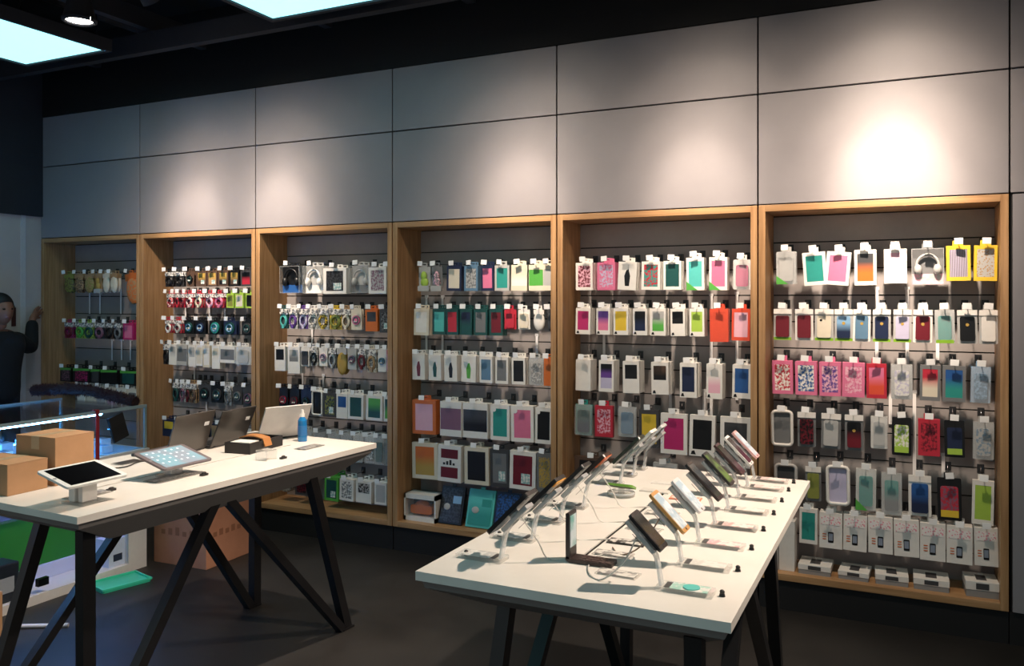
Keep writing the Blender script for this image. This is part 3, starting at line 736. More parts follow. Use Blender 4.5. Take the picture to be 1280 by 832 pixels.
row(3, 4, Z, (430, 190, 300), [
 (113, 152, 'disc', 'BK', 'RD', '', 'red earphones on black card', {'up': .1}),
 (163, 206, 'disc', 'BK', 'DR', '', 'dark red earphones on black card', {'up': .1}),
 (214, 259, 'disc', 'NV', 'BK', '', 'black earphones on navy card', {'up': .1}),
 (269, 313, 'frame', 'W', 'BK', '', 'white oval pack on black card', {'up': .05}),
 (318, 375, 'box', 'DG', 'OL/NV:n', 'l', 'dark carton with olive picture'),
 (378, 428, 'box', 'W', 'BL', 'w', 'white carton with azure upper half', {'h': 1.02}),
 (433, 502, 'box', 'W', 'DT', '', 'white carton with forest green window', {'n': 1}),
 (513, 586, 'box', 'W', 'DT/GN:v', '', 'white carton with leaf green window', {'n': 1}),
 (592, 628, 'box', 'W', 'GN/DT:v', '', 'narrow white carton leaf green window')])
row(3, 5, Z, (480, 378, 500), [
 (160, 205, 'clear', 'LG', 'LG', '', 'clear pack with silver plug'),
 (215, 262, 'clear', 'LG', 'W', '', 'clear pack with white plug'),
 (275, 325, 'clear', 'GY', 'LG', '', 'clear pack with grey adapter'),
 (335, 385, 'clear', 'LG', 'GY', '', 'clear pack with dark grey plug'),
 (393, 440, 'clear', 'LG', 'LG/GY:n', '', 'clear pack with speckled plug'),
 (448, 490, 'clear', 'W', 'LG', '', 'clear pack with white card'),
 (500, 545, 'clear', 'W', 'GY/W:n', '', 'clear pack with mottled white plug'),
 (553, 590, 'clear', 'LG', 'DT', '', 'clear pack with green plug'),
 (596, 628, 'clear', 'GY', 'GY', '', 'clear pack with grey card')])
row(3, 6, Z, (430, 575, 672), [
 (105, 180, 'pouch', 'LG', 'LG/GY:n', '', 'crumpled silver pouch', {'d': 1}),
 (192, 250, 'box', 'DG', 'BK/DR:n', '', 'charcoal carton with red black window'),
 (325, 388, 'box', 'GN', 'DT', 'l', 'green carton with dark window', {'h': 1.1, 'd': .06}),
 (394, 458, 'box', 'W', 'GY/W:n', '', 'white carton with adapter picture', {'n': 1, 'd': .04}),
 (469, 538, 'box', 'W', 'BK/LG:n', 'w', 'white carton with black spot picture', {'n': 1, 'd': .04}),
 (549, 604, 'box', 'W', 'LG', '', 'white carton with pale grey window', {'n': 1, 'd': .04})])

# ---------------- second bay
Z = (165, 280, .2043)
row(2, 1, Z, (480, 288, 380), [
 (190, 240, 'cable', 'BK', 'BK', '', 'black cable on black card'),
 (255, 302, 'cable', 'DG', 'BK', '', 'black cable on charcoal card'),
 (320, 366, 'disc', 'BR', 'BK', '', 'black earphones on brown card'),
 (390, 450, 'box', 'BR', 'BR/GD:v', 'l', 'brown carton with gold fade', {'n': 1}),
 (456, 515, 'box', 'BR', 'TN/GD:v', 'l', 'brown carton with tan fade', {'n': 1}),
 (525, 585, 'box', 'BR', 'BK/GD:v', 'l', 'brown carton with black gold fade', {'n': 1}),
 (591, 650, 'box', 'BK', 'BR/GD:v', 'l', 'black carton with gold fade', {'n': 1}),
 (660, 726, 'box', 'DG', 'RD/BK:v', '', 'charcoal carton with red foot')])
row(2, 2, Z, (480, 425, 512), [
 (200, 245, 'cable', 'RD', 'RD/W:n', '', 'red white cable on red card'),
 (250, 279, 'cable', 'DR', 'RD', '', 'red cable on maroon card'),
 (282, 311, 'cable', 'RD', 'DR', '', 'maroon cable on red card'),
 (316, 361, 'cable', 'RD', 'W/RD:n', '', 'white red cable on red card'),
 (378, 423, 'cable', 'RD', 'CR', '', 'cream cable on red card', {'n': 1}),
 (440, 488, 'cable', 'RD', 'LP', '', 'pale pink cable on red card', {'n': 1}),
 (495, 551, 'cable', 'RD', 'PK', '', 'pink cable on red card', {'n': 1}),
 (572, 616, 'box', 'LM', 'OL', '', 'lime carton with olive window', {'n': 1}),
 (623, 676, 'box', 'LM', 'CR', '', 'lime carton with cream window', {'n': 1}),
 (690, 734, 'box', 'LM', 'BK', '', 'lime carton with black window')])
row(2, 3, Z, (480, 592, 672), [
 (193, 233, 'cable', 'RD', 'W', '', 'white cable on red card'),
 (245, 291, 'cable', 'RD', 'LG', '', 'silver cable on red card'),
 (306, 366, 'disc', 'BK', 'DT', 'x', 'light blue earphones on dark green disc'),
 (380, 441, 'disc', 'BK', 'NV', 'x', 'light blue earphones on navy disc'),
 (460, 531, 'disc', 'BK', 'TL', 'x', 'light blue earphones on teal disc'),
 (555, 631, 'disc', 'NV', 'DT', 'x', 'light blue earphones on navy card'),
 (658, 726, 'disc', 'BK', 'DG', '', 'green earphones on charcoal disc')])
Z = (165, 400, .1923)
row(2, 4, Z, (480, 165, 300), [
 (195, 236, 'cable', 'DG', 'BK', '', 'black braided cable on charcoal card'),
 (240, 289, 'box', 'W', 'W/LG:v', '', 'slim white carton grey fade'),
 (292, 355, 'box', 'LG', 'GY', 'b', 'silver banded carton'),
 (359, 405, 'box', 'W', 'LG', 'w', 'slim white carton grey upper half', {'h': 1.05}),
 (409, 450, 'box', 'W', 'CR', '', 'slim white carton cream window'),
 (455, 501, 'box', 'CR', 'W', '', 'slim cream carton white window', {'h': 1.05}),
 (512, 561, 'box', 'W', 'W/CR:v', '', 'slim white carton cream fade', {'h': 1.1}),
 (566, 660, 'box', 'W', 'GY', 'b', 'wide white banded carton grey window', {'h': .8}),
 (666, 766, 'clear', 'W', 'LG', '', 'wide clear pack with white card', {'h': .85})])
row(2, 5, Z, (480, 420, 545), [
 (250, 291, 'cable', 'DG', 'DT', '', 'dark green cable on charcoal card'),
 (295, 333, 'cable', 'LG', 'MV', '', 'mauve cable on grey card'),
 (335, 360, 'cable', 'BR', 'DR', '', 'maroon cable on brown card'),
 (363, 412, 'cable', 'TN', 'BR', '', 'brown cable on tan card'),
 (420, 498, 'disc', 'DG', 'BK', '', 'black earphones on charcoal card', {'h': .9}),
 (507, 585, 'disc', 'BK', 'DG', '', 'green earphones on black card', {'h': .9}),
 (590, 633, 'cable', 'LG', 'GY', '', 'grey cable on silver card'),
 (640, 702, 'disc', 'DG', 'GY', '', 'green earphones on grey disc', {'h': .95}),
 (710, 780, 'disc', 'DG', 'MV', '', 'green earphones on mauve disc', {'h': 1.1})])
row(2, 6, Z, (480, 668, 780), [
 (195, 270, 'box', 'NV', 'YL', 'w', 'navy carton with yellow upper window'),
 (280, 345, 'box', 'NV', 'NV/BL:v', '', 'navy carton with blue fade'),
 (370, 440, 'box', 'NV', 'BK', '', 'navy carton with black window'),
 (450, 500, 'box', 'BK', 'YL', '', 'black carton with yellow window'),
 (505, 555, 'box', 'NV', 'TN', '', 'navy carton with tan window'),
 (560, 590, 'box', 'W', 'GY', '', 'slim white carton grey window'),
 (592, 642, 'box', 'OR', 'BL', 'w', 'orange carton with blue upper half'),
 (660, 720, 'box', 'DG', 'LG', '', 'charcoal carton with silver window'),
 (728, 785, 'box', 'GY', 'W', '', 'mid grey carton with white window')])

# ---------------- first bay
Z = (40, 280, .2646)
row(1, 1, Z, (340, 235, 325), [
 (140, 188, 'pouch', 'OL', 'OL/BR:n', '', 'olive brown pouch'),
 (192, 236, 'pouch', 'TN', 'BR/TN:n', '', 'mottled brown pouch'),
 (240, 286, 'pouch', 'TN', 'TN/OL:n', '', 'tan olive pouch'),
 (288, 320, 'charm', 'TN', 'GD', '', 'gold charm on grey stand'),
 (323, 356, 'pouch', 'CR', 'CR', 's', 'cream pouch with label'),
 (360, 396, 'pouch', 'TN', 'CR', 's', 'cream pouch with tan header'),
 (426, 488, 'pouch', 'OR', 'OR/TN:n', '', 'large orange tan pouch', {'h': 1.6, 'r': -8})])
row(1, 2, Z, (340, 468, 543), [
 (148, 189, 'cable', 'MG', 'DR', '', 'maroon cable on magenta card'),
 (195, 236, 'cable', 'LM', 'GN', '', 'green cable on lime card'),
 (240, 281, 'cable', 'LM', 'DT', '', 'dark green cable on lime card'),
 (286, 331, 'cable', 'DG', 'MV', '', 'mauve cable on charcoal card'),
 (336, 371, 'cable', 'BR', 'BK', '', 'black cable on brown card'),
 (380, 416, 'cable', 'DG', 'GY', '', 'grey cable on charcoal card'),
 (426, 476, 'box', 'MG', 'PK', '', 'magenta carton with pink window', {'n': 1})])
row(1, 3, Z, (340, 688, 755), [
 (130, 182, 'box', 'BK', 'BK/MV:n', 'G', 'green topped black carton mauve specks'),
 (187, 266, 'box', 'BK', 'BK/MG:n', 'G', 'green topped black carton magenta specks'),
 (271, 316, 'box', 'BK', 'DG', 'G', 'green topped black carton charcoal window'),
 (321, 398, 'box', 'BK', 'BK', 'G', 'green topped black carton dark window'),
 (410, 487, 'box', 'BK', 'DT', 'G', 'green topped black carton dark green window')])
row(1, 4, Z, (340, 770, 860), [
 (205+j*48, 248+j*48, 'card', 'CR', c, '', n) for j, (c, n) in enumerate((('W', 'white adapter on cream card'), ('CR', 'cream adapter on cream card'),
  ('LG', 'grey adapter on cream card'), ('LP', 'blush adapter on cream card'), ('TN', 'tan adapter on cream card'), ('GY', 'dark grey adapter on cream card')))])

# ---- thin white strips that show between the rows
def white_strip(px, y0, y1, bay):
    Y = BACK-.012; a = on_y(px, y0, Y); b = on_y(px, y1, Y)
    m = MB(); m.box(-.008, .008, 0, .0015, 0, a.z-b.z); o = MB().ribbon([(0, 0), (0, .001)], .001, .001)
    t = thing('white_strip', 'thin white strip on the slatted back, '+BAYTXT[bay-1], 'strip', (a.x, Y, b.z), group='thin white strips in '+BN[bay-1]+' bay')
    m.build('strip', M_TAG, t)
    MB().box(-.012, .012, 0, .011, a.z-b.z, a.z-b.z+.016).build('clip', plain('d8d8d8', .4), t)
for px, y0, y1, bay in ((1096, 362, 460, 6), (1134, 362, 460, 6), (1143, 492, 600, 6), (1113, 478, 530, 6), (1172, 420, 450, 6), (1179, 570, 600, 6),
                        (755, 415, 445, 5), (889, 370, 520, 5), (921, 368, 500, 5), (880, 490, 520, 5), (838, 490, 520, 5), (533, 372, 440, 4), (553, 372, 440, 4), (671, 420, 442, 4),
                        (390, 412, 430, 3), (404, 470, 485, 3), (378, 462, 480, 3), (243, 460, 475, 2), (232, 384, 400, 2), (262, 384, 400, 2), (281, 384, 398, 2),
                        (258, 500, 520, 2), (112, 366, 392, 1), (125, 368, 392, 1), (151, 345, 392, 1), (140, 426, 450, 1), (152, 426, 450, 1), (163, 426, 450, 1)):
    white_strip(px, y0, y1, bay)

# ---- goods standing or lying on the bottom shelves
ZS = ZB+FR
def flat_box(x0, x1, bay, label, h=.045, depth=.15, y=.05):
    t = thing('flat_carton', label, 'carton', ((x0+x1)/2, D+y, ZS), (0, 0, random.uniform(-.06, .06)), 'flat white cartons on bottom shelf of sixth bay')
    w_ = x1-x0; m = MB(); m.box(-w_/2, w_/2, 0, depth, 0, h*.45); m.prism([(-w_/2, 0), (w_/2, 0), (w_/2, 0)], 0, 0) if False else None
    m.build('carton_base', plain('8f8d8b', .5), t)
    MB().box(-w_/2-.002, w_/2+.002, -.002, depth+.002, h*.45, h, None, .002).build('carton_lid', col('W'), t)
    MB().box(-w_*.2, w_*.2, -.0035, -.002, h*.52, h*.9).build('printed_picture', col('DG'), t)
    MB().box(-w_*.16, w_*.16, depth*.2, depth*.75, h, h+.001).build('top_picture', col('DG'), t)
Zz = (940, 430, .4087)
for k, (a, b) in enumerate(((142, 240), (264, 356), (378, 478), (495, 603), (655, 756))):
    xa = on_y(Zz[0]+a*Zz[2], 400, D+.05).x; xb = on_y(Zz[0]+b*Zz[2], 400, D+.05).x
    flat_box(xa, xb, 6, ['flat white carton beside the upright pair', 'flat white carton second from the upright pair', 'flat white carton in middle of bottom shelf row',
             'flat white carton second from the plain grey wall panel', 'thick flat white carton next to the plain grey wall panel'][k]+', sixth bay', [.05, .042, .05, .055, .075][k])
for a, b, lb in ((46, 80, 'pale grey upright carton standing at the oak divider, sixth bay bottom shelf'), (82, 130, 'broad white upright carton standing on the sixth bay bottom shelf')):
    xa = on_y(Zz[0]+a*Zz[2], 400, D+.06).x; xb = on_y(Zz[0]+b*Zz[2], 400, D+.06).x
    xa = max(xa, BAYS[5]+.05)
    t = thing('upright_carton', lb, 'carton', (xa, D+.06, ZS))
    MB().box(0, xb-xa, 0, .10, 0, .26, None, .002).build('carton', col('LG' if a == 46 else 'W'), t)
    MB().box(-.0008, xb-xa+.0008, -.0008, .1008, .19, .2605).build('carton_lid', col('W'), t)
# fourth bay bottom shelf
Zf = (490, 430, .3005)
def fx(a, y): return on_y(Zf[0]+a*Zf[2], 600, D+y).x
t = thing('window_carton', 'white window carton with orange product, bottom shelf of fourth bay', 'carton', (fx(50, .06), D+.06, ZS))
wq = fx(182, .06)-fx(50, .06); hq = .172
m = MB(); m.box(0, wq, .11, .12, 0, hq); m.box(0, wq, 0, .12, 0, .03); m.box(0, wq, 0, .12, hq-.03, hq); m.box(0, .012, 0, .12, 0, hq); m.box(wq-.012, wq, 0, .12, 0, hq); m.build('carton', col('W'), t)
MB().box(.012, wq-.012, .10, .11, .03, hq-.03).build('inner_tray', col('BK'), t)
m = MB(); m.slab(.04, wq-.04, .045, .10, .015, .09, .015); m.ball((wq/2, .04, .1), .055, .025, .028); m.build('product', col('OR'), t)
MB().box(.012, wq-.012, .001, .003, .03, hq-.03).build('window', clear('e9ecec', .03), t)
def leaning(a, b, h, c1, c2, label, extra=None, y=.07):
    xa, xb = fx(a, y), fx(b, y)
    t = thing('leaning_case', label, 'tablet case', (xa, D+y, ZS+.006), (math.radians(-17), 0, 0))
    w_ = xb-xa
    m = MB(); m.box(0, w_, .004, .022, 0, h, None, .003); m.build('case_body', pmat(c1), t)
    MB().slab(w_*.08, w_*.92, h*.06, h*.94, 0, .004, .008).build('front_sheet', pmat(c2), t)
    MB().box(w_*.42, w_*.58, .006, .012, h, h+.015).build('hang_tab', pmat(c1), t)
    if extra:
        MB().box(w_*.55, w_*.9, -.0012, 0, h*.55, h*.75).build('printed_label', col(extra), t)
        MB().ball((w_*.32, 0, h*.45), w_*.14, .004, h*.09).build('printed_badge', col('LG'), t)
leaning(188, 285, .235, 'BK', 'BK/DG:n', 'black tablet case pack leaning on fourth bay bottom shelf', 'LB')
leaning(302, 412, .235, 'TQ', 'TL/TQ:v', 'turquoise tablet case leaning on fourth bay bottom shelf', 'TL')
leaning(417, 520, .235, 'NV', 'BL/NV:n', 'blue tablet case leaning on fourth bay bottom shelf')

# ================================================================== TABLES
TZ = .90
def bar(p, q, wx, wy):
    p, q = Vector(p), Vector(q); m = MB(); vs_ = []
    for c in (p, q):
        vs_ += [(c.x-wx, c.y-wy, c.z), (c.x+wx, c.y-wy, c.z), (c.x+wx, c.y+wy, c.z), (c.x-wx, c.y+wy, c.z)]
    m.add(vs_, [(3, 2, 1, 0), (4, 5, 6, 7)]+[(k, (k+1) % 4, (k+1) % 4+4, k+4) for k in range(4)]); return m
def make_table(x0, x1, y0, y1, label, rot=0, sx=-.055):
    xc, yc = (x0+x1)/2, (y0+y1)/2; hw, hl = (x1-x0)/2, (y1-y0)/2
    t = thing('display_table', label, 'table', (xc, yc, 0))
    m = MB(); m.box(-hw, sx-.006, -hl, hl, TZ-.024, TZ); m.box(sx+.006, hw, -hl, hl, TZ-.024, TZ); m.box(sx-.006, sx+.006, -hl, -hl+.31, TZ-.024, TZ); m.box(sx-.006, sx+.006, hl-.24, hl, TZ-.024, TZ)
    m.build('table_top', M_TOP, t)
    MB().box(sx-.006, sx+.006, -hl+.31, hl-.24, TZ-.024, TZ-.004).build('cable_slot', M_BLACK, t)
    a, b = TZ-.025, TZ-.135; o, i, iy = .012, .105, .20
    m = MB(); vs_ = [(qx*(hw-k), sy*(hl-k2), z) for z, k, k2 in ((a, o, o), (a-.022, o+.006, o+.006), (b, i, iy)) for qx, sy in ((-1, -1), (1, -1), (1, 1), (-1, 1))]
    m.add(vs_, [(0, 1, 2, 3), (11, 10, 9, 8)]+[(r*4+k, r*4+(k+1) % 4, r*4+4+(k+1) % 4, r*4+4+k) for r in (0, 1) for k in range(4)])
    m.build('apron', M_APRON, t)
    zt = b+.055
    for s in (-1, 1):
        x = s*(hw-.10); xt = s*(hw-.105)
        for p, q in (((xt, -s*.70, zt), (x, -s*.70, 0)), ((xt, -s*.12, zt), (x, -s*.67, 0)), ((xt, -s*.09, zt), (x, s*.66, 0)), ((xt, s*.43, zt), (x, s*.69, 0))):
            bar(p, q, .021, .024).build('leg', M_LEG, t)
        for e in (-1, 1): MB().box(x-.024, x+.024, e*.685-.04, e*.685+.04, 0, .010).build('foot_plate', M_LEG, t)
    t.rotation_euler.z = rot
    return t
RX0, RX1, LX0, LX1, TY0, TY1 = -1.182, -.36, -3.26, -2.44, 1.885, 3.49
make_table(RX0, RX1, TY0, TY1, 'white topped table with slanted black legs, carrying rows of phones')
make_table(LX0, LX1, TY0, TY1, 'white topped table with slanted black legs, carrying tablets and laptops', -.045, .07)

# ---------------- phones on their stands
def phone_stand(y, side, label, base_col=None, length=.14, u0=None, print_col='b9b9b6'):
    """side +1 faces the +x edge; local x is outward"""
    x = (-.57 if side > 0 else -1.005) if u0 is None else u0
    t = thing('phone_stand', label, 'phone stand', (x, y, TZ), (0, 0, 0 if side > 0 else PI), 'clear phone stands on the table')
    MB().slab(0, length, -.030, .030, 0, .010, .004, Matrix.Rotation(-PI/2, 4, 'X') @ Matrix.Translation((0, -.010, 0))).build('base', M_ACRYL, t)
    m = MB(); m.box(.035, length-.012, -.024, .024, .0101, .0112); m.build('label_card', printed('dedbd5', print_col, 'n', 55), t)
    if base_col: MB().cyl((.085, 0, .0114), .021, .002, 'z', 18).build('round_sticker', pmat(base_col), t)
    MB().box(.02, .034, -.02, .02, .0101, .0112).build('price_strip', plain('4b4a4a', .4), t)
    MB().ribbon([(.010, .008), (.006, .03), (.002, .055), (-.004, .078), (-.016, .098), (-.034, .118)], .011, .007).build('arm', clear('d7dadb', .45), t)
    n = Vector((math.sin(PI/4), 0, math.cos(PI/4))); c = Vector((-.025, 0, .138))
    M = Matrix.Translation(c-n*.016) @ Matrix.Rotation(PI/4, 4, 'Y')
    MB().box(-.052, .050, -.024, .024, -.009, .004, M, .003).build('holder', clear('a9acae', .75), t)
    MB().cyl((0, 0, .004), .014, .007, 'z', 12, None, M).build('sensor_puck', plain('dcdcdc', .4), t)
    return t
def smartphone(y, side, label, body, screen, L=.125, W=.064, th=.0085, u0=None, case=None):
    x = (-.57 if side > 0 else -1.005) if u0 is None else u0
    n = Vector((math.sin(PI/4), 0, math.cos(PI/4))); c = Vector((-.025, 0, .138))
    t = thing('smartphone', label, 'phone', (x, y, TZ), (0, 0, 0 if side > 0 else PI), 'phones on the table stands')
    # local: length along x of M, thickness along z of M
    M = Matrix.Translation(c-n*.0035) @ Matrix.Rotation(PI/4, 4, 'Y') @ Matrix.Rotation(-PI/2, 4, 'X')
    MB().slab(-L/2, L/2, -W/2, W/2, -th, 0, .009, M).build('phone_body', plain(body, .28), t)
    MB().slab(-L/2+.010, L/2-.012, -W/2+.004, W/2-.004, -th-.0006, -th, .003, M).build('screen', screen, t)
    MB().cyl((L/2-.006, -th-.0008, 0), .004, .001, 'y', 12, None, M).build('home_button', plain('2a2a2c', .3), t)
    MB().slab(-L/2+.008, -L/2+.018, W/2-.022, W/2-.008, 0, .0014, .003, M).build('camera', plain('1b1b1d', .2), t)
    MB().box(-.02, .02, W/2, W/2+.001, -th*.65, -th*.35, M).build('side_button', plain('6d6d70', .3, 1), t)
    return t
SCR = plain('0b0c0f', .1); SCR_W = printed('cfd6dc', '9db4c4', 'n', 25); SCR_G = printed('24331f', '54702f', 'n', 30)
right = [(2.04, 'black slab phone on stand with green round sticker', '17171a', SCR, .115, 'TQ', '9fc9bb'),
         (2.245, 'gold edged phone tilted on clear stand', 'b98a4e', SCR_W, .135, None, 'c9c6bf'),
         (2.455, 'silver white phone on stand with pink label', 'c9c6c8', SCR_W, .12, None, 'd9a7a9'),
         (2.67, 'long black brown phone on clear stand', '241c1a', SCR, .15, None, 'c4a4a0'),
         (2.885, 'black phone with dark green screen on clear stand', '1a1b1b', SCR_G, .14, None, 'c4c0ba'),
         (3.08, 'dark maroon phone on clear stand', '3b2220', SCR, .14, None, 'cfc4bf'),
         (3.26, 'white edged phone with black back on stand', 'd9d6d2', SCR, .14, None, 'd8b9b4'),
         (3.41, 'pale pink phone on clear stand', 'd4a6a4', SCR_W, .135, None, 'd8b9b4')]
for y, lb, body, scr, L, st, pc in right:
    smartphone(y, 1, lb, body, scr, L)
    phone_stand(y, 1, 'clear curved stand under the '+' '.join(lb.split()[:4]), st, .14, None, pc)
left = [(2.06, 'large black phone facing away on the flip phone half', '141416', SCR, .155),
        (2.27, 'black phone with amber sticker facing away', '151517', SCR, .15),
        (2.49, 'black phone with glossy dark back facing away', '18191b', SCR, .15),
        (2.70, 'orange cased phone facing away', '2a1d18', SCR, .14),
        (3.10, 'dark green phone facing away', '1f2c22', SCR, .14),
        (3.27, 'white thin phone facing away', 'dcdad5', SCR_W, .14),
        (3.42, 'silver grey phone facing away', 'b9bbbc', SCR_W, .14)]
for y, lb, body, scr, L in left:
    p = smartphone(y, -1, lb, body, scr, L+.012, .076, .012)
    if 'amber' in lb or 'orange' in lb:
        n = Vector((math.sin(PI/4), 0, math.cos(PI/4))); c = Vector((-.025, 0, .138))
        M = Matrix.Translation(c-n*.0035) @ Matrix.Rotation(PI/4, 4, 'Y') @ Matrix.Rotation(-PI/2, 4, 'X')
        q = MB().slab(-L/2-.003, -L/2+(.02 if 'amber' in lb else .05), -.036, .036, -.006, .0025, .006, M); q.build('case_bumper', plain('e8a018' if 'amber' in lb else 'd9662a', .4), p)
    phone_stand(y, -1, 'clear curved stand under the '+' '.join(lb.split()[:4]))
# green phone lying low on a round clear stand
t = thing('green_phone', 'leaf green phone lying on a round clear stand', 'phone', (-.955, 2.93, TZ+.035))
MB().slab(-.05, .05, -.032, .032, -.004, .004, .012, Matrix.Rotation(math.radians(70), 4, 'X')).build('phone_body', plain('6b9a3a', .35), t)
MB().slab(-.04, .04, -.026, .026, -.0046, -.004, .004, Matrix.Rotation(math.radians(70), 4, 'X')).build('screen', SCR_G, t)
t = thing('round_phone_stand', 'round clear stand under the leaf green phone', 'phone stand', (-.955, 2.93, TZ))
MB().cyl((0, 0, 0), .05, .008, 'z', 24).build('base', M_ACRYL, t)
MB().torus((0, 0, .012), .046, .005, 'z', n=24).build('rim', clear('c8cccc', .5), t)
MB().cyl((0, 0, .008), .012, .018, 'z', 12).build('post', M_ACRYL, t)

# open flip phone by the cable slot
t = thing('flip_phone', 'open black flip phone standing by the cable slot', 'phone', (-.845, 2.15, TZ))
MB().slab(0, .125, -.027, .027, -.011, -.001, .006, Matrix.Rotation(-PI/2, 4, 'X') @ Matrix.Translation((0, 0, 0))).build('keypad_half', plain('2c211f', .35), t, (0, 0, 0))
m = MB()
for a_ in range(5):
    for b_ in range(3): m.box(.03+a_*.019, .044+a_*.019, -.021+b_*.016, -.009+b_*.016, .0111, .0120)
m.build('keypad', plain('4a3c38', .4), t)
lid = MB().slab(-.0055, .0055, .010, .135, -.027, .027, .004).build('screen_half', plain('1d1a1b', .3), t)
MB().box(.0056, .0068, -.022, .022, .04, .126).build('screen', printed('b8c6cc', '5f9c98', 'n', 20), lid)
MB().box(.0056, .0066, -.02, .02, .018, .032).build('speaker_panel', plain('3a3330', .4), lid)
MB().cyl((0, -.027, .010), .0065, .054, 'y', 12).build('hinge', plain('2c211f', .35), t)

# security pucks along the edges
for j, y in enumerate([r[0] for r in right]):
    t = thing('security_puck', 'small black security knob beside the '+' '.join(right[j][1].split()[:4]), 'security knob', (-.412, y+.005, TZ), group='security knobs along the table edge')
    MB().cyl((0, 0, 0), .008, .007, 'z', 12, .006).build('knob_base', plain('1c1a1a', .4), t)
    MB().ball((0, 0, .011), .0065, .0065, .0055, 10, 6).build('knob_head', plain('2b2624', .35), t)
for j, (y, _l, *_r) in enumerate(left[:4]):
    t = thing('security_puck', 'small black security knob beside the '+' '.join(_l.split()[:4]), 'security knob', (-1.125, y, TZ), group='security knobs along the table edge')
    MB().cyl((0, 0, 0), .008, .007, 'z', 12, .006).build('knob_base', plain('1c1a1a', .4), t)
    MB().ball((0, 0, .011), .0065, .0065, .0055, 10, 6).build('knob_head', plain('2b2624', .35), t)
# flat price plates by the slot
plates = [(-.755, 2.245, 'grey'), (-.755, 2.37, 'black'), (-.69, 2.09, 'grey'), (-.75, 2.53, 'grey'), (-.75, 2.74, 'grey'), (-.73, 2.98, 'coral'), (-.86, 3.05, 'pale'), (-.86, 3.2, 'white')]
for j, (x, y, c) in enumerate(plates):
    t = thing('price_plate', ['grey printed price plate beside the open flip phone', 'black printed price plate behind the open flip phone', 'grey printed price plate in front of gold edged phone',
              'grey printed price plate behind the gold edged phone', 'grey printed price plate behind the long black phone', 'coral printed price plate beside the cable slot',
              'pale printed price plate behind the green phone', 'white printed price plate beside the white thin phone'][j], 'price plate', (x, y, TZ), (0, 0, random.uniform(-.08, .08)))
    hx = {'grey': '8f8d8a', 'black': '2d2a29', 'coral': 'd98a6a', 'pale': 'cfcac2', 'white': 'e2ded8'}[c]
    MB().box(-.056, .056, -.026, .026, 0, .004, None, .001).build('plate', M_ACRYL if c == 'grey' else plain(hx, .4), t)
    MB().box(-.05, .05, -.02, .02, .0041, .0049).build('printed_card', printed(hx, 'd6d2ca', 'n', 60), t)
# thin cables
def cord(name, pts, r, h, label):
    P = [Vector(p) for p in pts]; out = []
    for i in range(len(P)-1):
        p0, p1, p2, p3 = P[max(i-1, 0)], P[i], P[i+1], P[min(i+2, len(P)-1)]
        for k in range(6):
            u = k/6; out.append(.5*((2*p1)+(p2-p0)*u+(2*p0-5*p1+4*p2-p3)*u*u+(3*p1-p0-3*p2+p3)*u**3))
    out.append(P[-1]); return tag(MB().tube(out, r, 6).build(name, plain(h, .4), None), label, 'cable')
cord('tether_cable', [(-.62, 2.04, 1.03), (-.66, 2.05, .95), (-.71, 2.02, TZ+.005), (-.76, 2.06, TZ+.003), (-.79, 2.16, TZ+.003), (-.775, 2.25, TZ+.003)], .0022, 'b9b6b0', 'pale tether cable of the black slab phone')
cord('tether_cable', [(-.62, 2.245, 1.02), (-.68, 2.26, .93), (-.73, 2.24, TZ+.004), (-.776, 2.30, TZ+.003)], .0022, '7d6a58', 'brown tether cable of the gold edged phone')
for j, y in enumerate((2.06, 2.27, 2.49, 2.70)):
    cord('tether_cable', [(-.97, y+.02, 1.03), (-.92, y+.03, .96), (-.90, y+.06, TZ+.004), (-.84, y+.09, TZ+.003), (-.785, y+.12, TZ+.003)], .002, 'cfccc6',
         'pale tether cable of the '+' '.join(left[j][1].split()[:4]))

# ---------------- left table
def tablet(px, py, z, tilt, label, body, screen, yaw=0, L=.24, W=.17, icons=False):
    r = ray(px, py); p = r*((z-H)/r.z); x, y = p.x, p.y
    t = thing('tablet', label, 'tablet', (x, y, z), (0, math.radians(tilt), yaw))
    # plate in x,y plane: rotate slab (x,z) so z -> y
    R = Matrix.Rotation(-PI/2, 4, 'X')
    MB().slab(-W/2, W/2, -L/2, L/2, -.004, .004, .012, R).build('tablet_body', plain(body, .3), t)
    MB().box(-W/2+.012, W/2-.012, -L/2+.020, L/2-.020, .0041, .0048).build('screen', screen, t)
    MB().cyl((0, -L/2+.010, .004), .006, .001, 'z', 14).build('home_button', plain('8f8f90', .3), t)
    if icons:
        m = MB()
        for a_ in range(6):
            for b_ in range(4): m.box(-W/2+.028+b_*.032, -W/2+.037+b_*.032, -L/2+.034+a_*.031, -L/2+.043+a_*.031, .0049, .0053)
        m.build('screen_icons', glow('d8e2ea', .25), t)
    return x, y
xa, ya = tablet(104, 592, 1.00, 14, 'white tablet with black screen on a white stand', 'e6e4e0', plain('0a0a0c', .12), 0)
t = thing('tablet_stand', 'white pedestal stand under the white tablet', 'tablet stand', (xa, ya, TZ))
MB().box(-.05, .06, -.05, .05, 0, .008, None, .002).build('base', M_ACRYL, t)
MB().box(-.03, .0, -.035, .035, .008, .09, None, .003).build('pedestal', plain('d9d6d2', .35), t)
MB().box(.012, .035, -.03, .03, .008, .082, None, .003).build('pedestal', plain('cfccc8', .35), t)
xb, yb = tablet(217, 571, .975, 16, 'dark framed tablet with lit home screen icons', '6b6163', printed('8d98a8', '7ea6b8', 'n', 9), 0, .25, .18, True)
t = thing('tablet_stand', 'clear low stand under the dark framed tablet', 'tablet stand', (xb, yb, TZ))
MB().box(-.05, .05, -.05, .05, 0, .008, None, .002).build('base', M_ACRYL, t)
MB().box(-.02, .02, -.03, .03, .008, .062, None, .003).build('pedestal', clear('d7dadb', .4), t)
